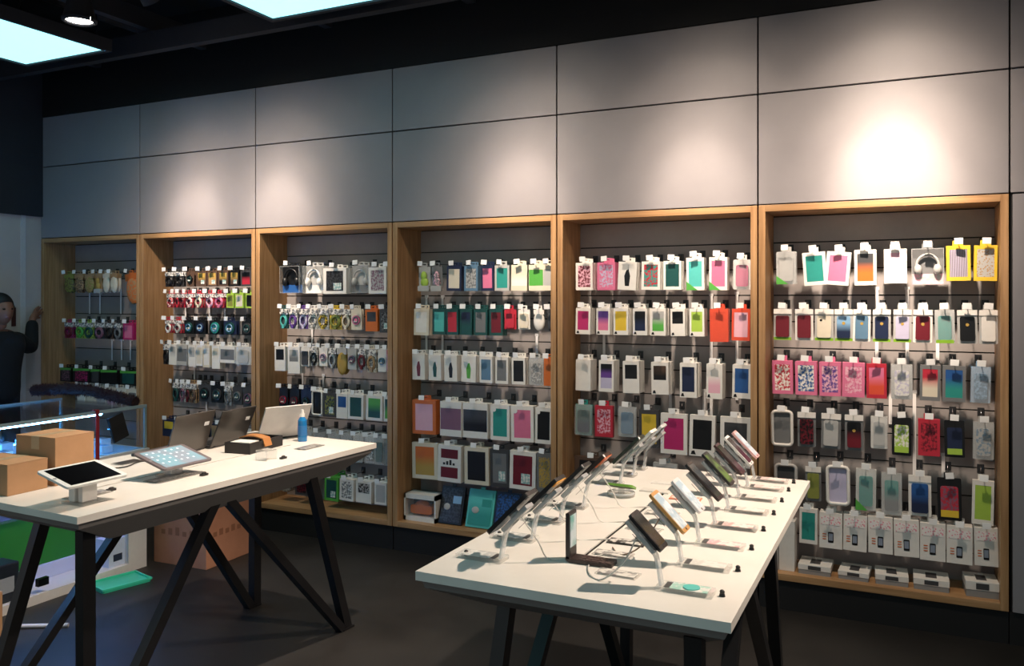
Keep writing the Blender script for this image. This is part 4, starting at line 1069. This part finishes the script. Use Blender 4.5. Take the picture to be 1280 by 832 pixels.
def on_top(px, py): r = ray(px, py); p = r*((TZ-H)/r.z); return p.x, p.y
# flat printed plates
for px, py, lb, l in ((110, 619, 'clear printed plate in front of the white tablet', .16), (212, 597, 'grey printed plate in front of the dark framed tablet', .20), (387, 559, 'silver printed plate beside the blue spray bottle', .15), (160, 578, 'black printed plate between the two tablets', .12)):
    x, y = on_top(px, py)
    t = thing('price_plate', lb, 'price plate', (x, y, TZ), (0, 0, .0))
    MB().box(-.035, .035, -l/2, l/2, 0, .004, None, .001).build('plate', M_ACRYL, t)
    MB().box(-.03, .03, -l/2+.006, l/2-.006, .0041, .0049).build('printed_card', printed('6f6a66' if 'black' not in lb else '2b2a2a', 'a9a49e' if 'black' not in lb else '3f3d3c', 'n', 50), t)
for px, py, lb in ((139, 613, 'black security knob by the white tablet'), (255, 594, 'black security knob by the dark framed tablet'), (354, 573, 'black security knob by the clear acrylic block')):
    x, y = on_top(px, py)
    t = thing('security_puck', lb, 'security knob', (x, y, TZ))
    MB().slab(-.010, .010, -.018, .018, 0, .008, .006, Matrix.Rotation(-PI/2, 4, 'X') @ Matrix.Translation((0, -.008, 0))).build('knob_base', plain('1c1a1a', .4), t)
    MB().ball((0, 0, .010), .007, .012, .005, 10, 6).build('knob_head', plain('2b2624', .35), t)
# clear block
x, y = on_top(333, 574)
t = thing('acrylic_block', 'clear acrylic riser block near the table edge', 'display block', (x, y, TZ))
m = MB(); m.box(-.03, .03, -.035, -.031, 0, .045); m.box(-.03, .03, .031, .035, 0, .045); m.box(-.03, .03, -.031, .031, .041, .045); m.build('riser', M_ACRYL, t)
MB().box(-.012, .026, -.02, .02, .0451, .046).build('printed_card', printed('8d8781', 'c9c3bb', 'n', 40), t)
# spray bottle
x, y = on_top(378, 551)
t = thing('spray_bottle', 'blue spray bottle with white nozzle', 'bottle', (x, y, TZ))
MB().cyl((0, 0, 0), .023, .105, 'z', 20).cyl((0, 0, .105), .023, .018, 'z', 20, .011).build('bottle', clear('1f78b8', .8), t)
MB().cyl((0, 0, .123), .012, .014, 'z', 16).cyl((0, 0, .137), .009, .022, 'z', 12, .007).build('nozzle_cap', col('W'), t)
MB().cyl((0, 0, .03), .0234, .05, 'z', 20).build('bottle_label', plain('2468a4', .4), t)
# laptops
def laptop(px, py, yaw, lean, label, lid, base, w=.30, d=.21, glint=True):
    x, y = on_top(px, py)
    t = thing('laptop', label, 'laptop', (x, y, TZ), (0, 0, yaw))
    MB().box(-w/2, w/2, -d, 0, 0, .014, None, .004).build('keyboard_base', plain(base, .35), t)
    m = MB()
    for a_ in range(5):
        for b_ in range(11): m.box(-w*.42+b_*w*.077, -w*.42+b_*w*.077+w*.062, -.03-a_*.021, -.014-a_*.021, .0141, .016)
    m.build('keyboard', plain('1a1a1b', .5), t)
    M = Matrix.Translation((0, -.002, .012)) @ Matrix.Rotation(math.radians(-lean), 4, 'X')
    L = MB().box(-w/2, w/2, 0, .008, 0, d, M, .003).build('lid', plain(lid, .3), t)
    MB().box(-w/2+.012, w/2-.012, -.0008, 0, .014, d-.012, M).build('screen', plain('0c0d10', .1), L)
    MB().box(-w*.40, -w*.28, .008, .0088, d*.62, d*.72, M).build('lid_badge', plain('e6e6e6', .25), L)
    MB().cyl((-w*.4, .0, .008), .006, w*.8, 'x', 10).build('hinge', plain('2a2a2b', .4), t)
    return t
# lids' outer faces look toward +x: rotate so local +y (lid back) -> +x
laptop(232, 567, -PI/2+.12, 18, 'dark grey laptop facing away, logo glinting on lid', '47423e', '3a3735', .27, .19)
laptop(284, 556, -PI/2+.05, 24, 'dark laptop behind the silver one, facing away', '3b3734', '2f2c2b', .24, .19)
laptop(350, 548, -PI/2-.42, 32, 'silver lidded laptop leaning open near the spray bottle', 'c4c1bd', '2a2625', .25, .20)
# black open tray with tan strap
x, y = on_top(318, 561)
t = thing('strap_tray', 'black open tray holding a tan strap', 'tray', (x, y, TZ), (0, 0, .12))
m = MB(); m.box(-.07, .07, -.13, .13, 0, .008); m.box(-.07, -.062, -.13, .13, .008, .05); m.box(.062, .07, -.13, .13, .008, .05); m.box(-.062, .062, -.13, -.122, .008, .05); m.box(-.062, .062, .122, .13, .008, .05); m.build('tray', plain('191514', .45), t)
MB().ribbon([(-.066, .054), (-.03, .066), (.02, .066), (.066, .056), (.078, .02)], .028, .006).build('strap', plain('a9713f', .55), t)
MB().box(-.05, .055, -.115, -.04, .045, .052, None, .002).build('white_card', col('W'), t)
cord('power_cable', [(-3.1, 2.40, TZ+.004), (-3.02, 2.5, TZ+.004), (-3.06, 2.62, TZ+.004), (-2.98, 2.72, TZ+.004), (-3.02, 2.84, TZ+.05)], .003, '3a3633', 'dark cable running along the tablet table')

# ---------------- cardboard boxes
def carton(name, x0, x1, y0, y1, z0, h, label, mat, yaw=0, tape=True, marks=0):
    xc, yc = (x0+x1)/2, (y0+y1)/2; a, b = (x1-x0)/2, (y1-y0)/2
    t = thing(name, label, 'box', (xc, yc, z0), (0, 0, yaw))
    MB().box(-a, a, -b, b, 0, h-.003, None, .003).build('carton_body', mat, t)
    MB().box(-a, -.001, -b, b, h-.003, h).build('flap', mat, t); MB().box(.001, a, -b, b, h-.003, h).build('flap', mat, t)
    if tape:
        m = MB(); m.box(-.022, .022, -b-.0006, b+.0006, h, h+.0006); m.box(-.022, .022, -b-.0008, -b, h-.05, h); m.box(-.022, .022, b, b+.0008, h-.05, h); m.build('packing_tape', plain('b59a78', .3), t)
    if marks:
        for k in range(5):
            u = -b*.7+k*b*.27; MB().box(a, a+.0008, u, u+b*.17, h*.50, h*(.58+.03*(k % 2))).build('printed_mark', plain('82573f', .8), t)
            u = -a*.7+k*a*.27; MB().box(u, u+a*.15, -b-.0008, -b, h*.50, h*(.58+.03*(k % 3))).build('printed_mark', plain('82573f', .8), t)
    return t
carton('cardboard_box', -3.185, -2.965, 2.135, 2.31, TZ, .185, 'taller plain cardboard box on the tablet table', M_CARD, .04)
carton('cardboard_box', -3.22, -2.965, 1.95, 2.11, TZ, .115, 'lower cardboard box on the tablet table', M_CARD, .02)
carton('shipping_box', -4.22, -3.80, 3.71, 4.09, 0, .36, 'large reddish shipping box with printed marks on the floor', M_CARD2, .03, True, 1)
carton('shipping_box', -4.16, -3.84, 3.78, 4.07, .36, .20, 'tan box stacked on the reddish shipping box', M_CARD, -.05, True, 0)
carton('floor_box', -4.13, -3.92, 2.28, 2.56, 0, .22, 'brown cardboard box standing at the glass counter foot', M_CARD, .0)
# teal tray on the floor
t = thing('teal_mat', 'teal plastic tray lying on the dark floor', 'tray', (-4.06, 3.33, 0), (0, 0, -.25))
MB().slab(-.10, .10, -.14, .14, 0, .012, .02, Matrix.Rotation(PI/2, 4, 'X')).build('tray_floor', plain('2fae8d', .4), t)
m = MB(); m.box(-.10, .10, -.14, -.132, .012, .022); m.box(-.10, .10, .132, .14, .012, .022); m.box(-.10, -.092, -.132, .132, .012, .022); m.box(.092, .10, -.132, .132, .012, .022); m.build('tray_rim', plain('3cc29f', .4), t)
# pale stick on the floor
t = thing('white_rod', 'pale plastic rod lying on the dark floor', 'rod', (-3.86, 2.72, .0), (0, 0, .5))
MB().cyl((-.11, 0, .010), .010, .22, 'x', 10).build('rod', plain('c9c6c8', .4), t)
MB().cyl((-.125, 0, .010), .011, .015, 'x', 10).build('end_cap', plain('9f9c9e', .4), t)
MB().cyl((.11, 0, .010), .011, .015, 'x', 10).build('end_cap', plain('9f9c9e', .4), t)

# ---------------- lit glass counter
CX0, CX1, CY0, CY1 = -4.95, -4.18, 1.9, 3.62
t = thing('glass_counter', 'white framed glass display counter lit blue inside', 'counter', (CX1, CY1, 0))
def cb(x0, x1, y0, y1, z0, z1, name, mat, p=t): return MB().box(x0-CX1, x1-CX1, y0-CY1, y1-CY1, z0, z1).build(name, mat, p)
M_CF = plain('cfccc9', .4); M_GL = M_GLASS
cb(CX0, CX1, CY0, CY1, 0, .05, 'plinth', M_CF)
cb(CX0, CX1+.012, CY0, CY1+.012, .66, .715, 'display_deck', M_CF)
for y in (CY0, CY1-.13): cb(CX1-.03, CX1, y, y+.13, .05, .66, 'post', M_CF)
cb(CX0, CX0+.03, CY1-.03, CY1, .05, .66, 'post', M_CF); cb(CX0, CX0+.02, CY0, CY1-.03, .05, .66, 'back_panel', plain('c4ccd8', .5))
cb(CX0+.03, CX1-.03, CY1-.02, CY1-.005, .05, .66, 'end_panel', M_CF)
cb(CX1-.012, CX1-.006, CY1-.618, CY1-.13, .05, .66, 'glass_pane', M_GL)
for y0, y1 in ((CY1-1.15, CY1-.62), (CY0+.13, CY1-1.15)): cb(CX1-.012, CX1-.006, y0+.002, y1-.002, .05, .66, 'glass_pane', M_GL)
cb(CX0+.02, CX1-.03, CY0, CY1-.02, .46, .468, 'glass_shelf', clear('cfe6ea', .02))
cb(CX1-.02, CX1+.006, CY1-.70, CY1-.64, .09, .13, 'lock', plain('3a3b40', .3, 1))
# upper case
cb(CX1-.006, CX1, CY0, CY1, .715, .968, 'glass_pane', M_GL); cb(CX0, CX1, CY1-.006, CY1, .715, .968, 'glass_pane', M_GL)
cb(CX0, CX0+.006, CY0, CY1-.006, .715, .968, 'glass_pane', M_GL); cb(CX0, CX1, CY0, CY1, .968, .976, 'glass_top', clear('dfeeee', .0, .02))
for x in (CX0+.004, CX1-.004): MB().box(x-.006-CX1, x+.006-CX1, CY0-CY1, 0, .962, .980).build('edge_trim', plain('9fb0b4', .3), t)
for x in (CX0+.004, CX1-.006): MB().box(x-.007-CX1, x+.007-CX1, -.014, .0, .715, .965).build('corner_trim', plain('8fa09c', .35), t)
# real lamps of the case: LED tubes
cb(CX1-.024, CX1-.012, CY0+.02, CY1-.3, .952, .962, 'led_tube', glow('6ab4ff', 52))
cb(CX0+.015, CX0+.03, CY0+.05, CY1-.05, .722, .732, 'led_tube', glow('4aa8ff', 45))
cb(CX1-.07, CX1-.055, CY0+.05, CY1-.05, .635, .65, 'led_tube', glow('7f9dff', 14))
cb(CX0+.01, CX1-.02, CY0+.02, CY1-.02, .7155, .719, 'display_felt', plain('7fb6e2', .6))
# goods inside the counter
gi = 0
for gy in (2.55, 2.72, 2.88, 3.02, 3.15, 3.27, 3.40, 3.50):
    for gx in (-4.80, -4.62, -4.44, -4.29):
        if random.random() < .12: continue
        b_ = thing('small_display_box', 'small white box standing on the blue lit counter deck', 'small box', (gx+random.uniform(-.02, .02), gy, .7195), (0, 0, random.uniform(-.3, .3)), 'small boxes in the glass counter')
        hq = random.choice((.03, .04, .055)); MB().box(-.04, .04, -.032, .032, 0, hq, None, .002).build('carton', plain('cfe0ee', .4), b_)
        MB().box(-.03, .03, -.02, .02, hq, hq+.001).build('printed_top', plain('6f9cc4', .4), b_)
g = thing('green_board', 'bright green board standing inside the lower counter', 'board', (-4.42, 3.0, .05))
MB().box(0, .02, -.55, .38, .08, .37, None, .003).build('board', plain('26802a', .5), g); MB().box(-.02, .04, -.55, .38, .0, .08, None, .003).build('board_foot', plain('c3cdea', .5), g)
g = thing('dark_device', 'small dark machine inside the lower counter', 'device', (-4.28, 2.76, .05))
MB().box(-.07, .07, -.08, .08, 0, .2, None, .01).build('device_body', plain('1d2530', .4), g); MB().box(.07, .072, -.05, .05, .05, .13).build('device_panel', plain('9fa6ad', .4), g)
g = thing('white_goods_box', 'white carton inside the lower counter near its end', 'box', (-4.27, 3.44, .05))
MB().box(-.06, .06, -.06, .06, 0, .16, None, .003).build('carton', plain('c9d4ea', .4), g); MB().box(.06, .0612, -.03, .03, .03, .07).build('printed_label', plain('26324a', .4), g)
# dark red garland on the far end of the case, ribbon and black tag
gar = thing('garland', 'dark red fuzzy garland lying over the glass counter end', 'garland', (-4.6, 3.55, .976))
pts = [(-.52, 0, .05), (-.40, .0, .062), (-.2, -.01, .075), (0, -.02, .08), (.18, -.02, .062), (.30, -.02, .045), (.42, -.01, .026)]
P = []
for i in range(len(pts)-1):
    for k in range(5): P.append(Vector(pts[i]).lerp(Vector(pts[i+1]), k/5))
P.append(Vector(pts[-1]))
MB().tube(P, [.032]*len(P), 8).build('garland_core', plain('2a0c10', .9), gar)
m = MB(); rr = random.Random(3)
for k in range(4200):
    i = rr.randrange(len(P)-1); p = P[i].lerp(P[i+1], rr.random()); a_ = rr.uniform(0, 2*PI)
    d_ = Vector((rr.uniform(-.5, .5), math.cos(a_), math.sin(a_))).normalized(); q = p+d_*rr.uniform(.034, .052); s_ = Vector((rr.uniform(-1, 1), rr.uniform(-1, 1), rr.uniform(-1, 1))).normalized()*.0035
    if q.z < .003: continue
    m.add([p+d_*.02-s_, p+d_*.02+s_, q], [(0, 1, 2)])
m.build('garland_fuzz', plain('3d1015', .8), gar)['kind'] = 'stuff'
rb = thing('red_ribbon', 'narrow red ribbon hanging down the counter glass', 'ribbon', (-4.166, 3.27, .70))
MB().box(-.002, .002, -.011, .011, 0, .285).build('ribbon_tail', plain('8e1a22', .6), rb); MB().box(-.03, .002, -.011, .011, .285, .289).build('ribbon_fold', plain('8e1a22', .6), rb)
bt = thing('black_tag', 'black folded pouch hanging at the counter corner', 'pouch', (-4.155, 3.42, .80), (math.radians(18), 0, 0))
MB().slab(-.008, .008, 0, .15, -.05, .05, .004).build('pouch_body', plain('121113', .6), bt); MB().box(-.010, .010, -.05, .05, .09, .152).build('pouch_flap', plain('1a181a', .6), bt)

# ================================================================== PERSON
def skin_mesh(name, verts, edges_, radii, mat, parent=None, sub=2, root=0):
    me = bpy.data.meshes.new(name); me.from_pydata(verts, edges_, [])
    o = bpy.data.objects.new(name+'_tmp', me); COL.objects.link(o)
    md = o.modifiers.new('skin', 'SKIN'); md.use_smooth_shade = True
    for i, r in enumerate(radii):
        r = r if isinstance(r, tuple) else (r, r)
        me.skin_vertices[0].data[i].radius = r
        me.skin_vertices[0].data[i].use_root = (i == root)
    s_ = o.modifiers.new('sub', 'SUBSURF'); s_.levels = sub; s_.render_levels = sub
    dg = bpy.context.evaluated_depsgraph_get(); dg.update()
    m2 = bpy.data.meshes.new_from_object(o.evaluated_get(dg)); bpy.data.objects.remove(o); m2.name = name
    m2.materials.clear()
    for mm in (mat if isinstance(mat, list) else [mat]): m2.materials.append(mm)
    return link(name, m2, parent)
PXX, PYY = -6.14, 3.97
person = thing('person', 'person in dark clothes reaching one arm to the oak shelving', 'person', (PXX, PYY, 0))
M_SKIN = plain('8a5c47', .5); M_CLOTH = worn('dark_cloth', '0e0e12', '17171c', (.8, .9), 20, .1); M_TROUSER = worn('dark_denim', '10131c', '181c28', (.8, .9), 20, .1)
# local joints; hand target touches the oak side panel
hand = Vector((-6.425-PXX, 4.516-PYY, 1.55))
sh_r = Vector((-.02, .17, 1.30)); el = Vector((-.14, .36, 1.22)); wr = hand+Vector((.060, -.115, -.085))
V = [(0, 0, .92), (0, 0, 1.08), (0, .01, 1.24), (.01, .0, 1.38), (.02, 0, 1.45), (.035, 0, 1.54),      # 0..5 pelvis..head base
     sh_r, el, wr,                                                                                     # 6..8 reaching arm
     (-.02, -.18, 1.345), (.03, -.24, 1.08), (.14, -.20, .92),                                           # 9..11 other arm
     (0, .09, .88), (.02, .10, .48), (-.01, .10, .09), (.10, .11, .03),                                 # 12..15
     (0, -.09, .88), (.04, -.10, .48), (.0, -.10, .09), (.11, -.11, .03)]                               # 16..19
V = [Vector((v[0], v[1], v[2]*(1 if i in (6, 7, 8) else .955))) for i, v in enumerate(V)]
E_ = [(0, 1), (1, 2), (2, 3), (3, 4), (4, 5), (3, 6), (6, 7), (7, 8), (3, 9), (9, 10), (10, 11), (0, 12), (12, 13), (13, 14), (14, 15), (0, 16), (16, 17), (17, 18), (18, 19)]
Rr = [(.11, .15), (.10, .135), (.115, .155), (.085, .12), .052, .055, .058, .043, .028, .058, .043, .028, .085, .057, .038, .032, .085, .057, .038, .032]
# hand fingers from the wrist
def add_hand(base, fwd, side_, thumb):
    i0 = len(V); palm = V_(base)+fwd*.045; V.append(palm); E_.append((base, i0)); Rr.append((.030, .016))
    for k, (off, ln) in enumerate(((-.028, .062), (-.010, .072), (.010, .068), (.026, .054))):
        a = palm+side_*off+fwd*.035; b = a+fwd*ln*.5-thumb*.004; c = b+fwd*ln*.45-thumb*.012
        j = len(V); V.extend([a, b, c]); E_.extend([(i0, j), (j, j+1), (j+1, j+2)]); Rr.extend([.0095, .0085, .007])
    a = palm-side_*.032+fwd*.0; b = a-side_*.018+fwd*.028; j = len(V); V.extend([a, b]); E_.extend([(i0, j), (j, j+1)]); Rr.extend([.011, .009])
def V_(i): return Vector(V[i])
f1 = (hand-wr).normalized(); nrm = Vector((-1, 0, 0)); sd = f1.cross(nrm).normalized()
add_hand(8, f1, sd, nrm)
add_hand(11, Vector((.55, .1, -.6)).normalized(), Vector((.1, 1, 0)).normalized(), Vector((1, 0, .5)).normalized())
body = skin_mesh('body', [tuple(Vector(v)) for v in V], E_, Rr, [M_SKIN, M_CLOTH, M_TROUSER, M_BLACK], person, 2)
hj = Vector((.035, 0, 1.5))
for p in body.data.polygons:
    c = p.center
    p.material_index = 0
    nearhand = min((c-wr).length, (c-Vector(V[11])).length)
    fwd_h = (c-wr).dot(f1) > .0 and (c-wr).length < .25 or (c-Vector(V[11])).dot(Vector((.55, .1, -.6))) > 0 and (c-Vector(V[11])).length < .2 and c.z > .7
    if c.z < .07: p.material_index = 3
    elif fwd_h: p.material_index = 0
    elif c.z > 1.36: p.material_index = 0
    elif c.z > .93 or (c.y < -.16 and c.z > .8): p.material_index = 1
    else: p.material_index = 2
    if c.z > 1.0 and c.z < 1.375 and not fwd_h: p.material_index = 1
    p.use_smooth = True
# jacket as a looser layer around trunk and sleeves
JV = [(0, 0, .84), (0, 0, 1.06), (0, .01, 1.24), (.005, 0, 1.37), (.01, 0, 1.425), sh_r, el, wr.lerp(el, .06), (-.02, -.18, 1.345), (.03, -.24, 1.08), Vector((.14, -.20, .92)).lerp(Vector((.03, -.24, 1.08)), .1)]
JV = [Vector((v[0], v[1], v[2]*(1 if i in (5, 6, 7) else .955))) for i, v in enumerate(JV)]
JE = [(0, 1), (1, 2), (2, 3), (3, 4), (3, 5), (5, 6), (6, 7), (3, 8), (8, 9), (9, 10)]
JR = [(.135, .19), (.125, .17), (.135, .18), (.10, .14), .066, .074, .060, .046, .074, .058, .044]
skin_mesh('jacket', [tuple(Vector(v)) for v in JV], JE, JR, M_CLOTH, person, 2)
# head with a face turned toward +x
hd = MB(); hc = Vector((.045, 0, 1.535)); hd.ball(hc, .092, .074, .112, 24, 18)
vs2 = []
for v in hd.v:
    p = Vector(v)-hc
    if p.x > .03:
        e = math.exp(-((p.y/.013)**2))
        if -.045 < p.z < .02: p.x += .020*e*(1-abs(p.z+.018)/.04 if abs(p.z+.018) < .04 else 0)
        for s_ in (-1, 1): p.x -= .009*math.exp(-(((p.y-s_*.028)/.014)**2+((p.z-.008)/.012)**2))
        p.x += .005*math.exp(-((p.y/.022)**2+((p.z+.055)/.008)**2))
    if p.z < -.04: p.y *= 1-(-.04-p.z)*4.2; p.x += (-.04-p.z)*.25
    vs2.append(tuple(p+hc))
hd.v = vs2; head = hd.build('head', M_SKIN, person)
for s_ in (-1, 1):
    MB().ball((hc.x+.076, s_*.028, hc.z+.008), .010, .012, .008, 10, 8).build('eye', plain('1a1412', .2), head)
    MB().ball((hc.x-.005, s_*.074, hc.z-.005), .016, .008, .027, 10, 8).build('ear', M_SKIN, head)
MB().ball((hc.x+.083, 0, hc.z-.056), .006, .022, .006, 10, 6).build('mouth', plain('7f4640', .5), head)
hr = MB(); hr.ball((hc.x-.012, 0, hc.z+.022), .100, .086, .108, 24, 16)
hr.v = [(v[0] if not (v[0] > hc.x+.055 and v[2] < hc.z+.05) else hc.x+.055, v[1], max(v[2], hc.z-.06-.02*math.sin(v[1]*90))) for v in hr.v]
hr.build('hair', plain('0d0b0b', .55), person)
st = thing('wall_strip', 'small dark red strip hanging on the white end wall', 'strip', (-6.449, 4.30, 1.40))
MB().box(0, .004, -.018, .018, 0, .15).build('strip', plain('3a1414', .6), st); MB().box(0, .008, -.006, .006, .15, .165).build('strip_clip', plain('5a5048', .4), st)
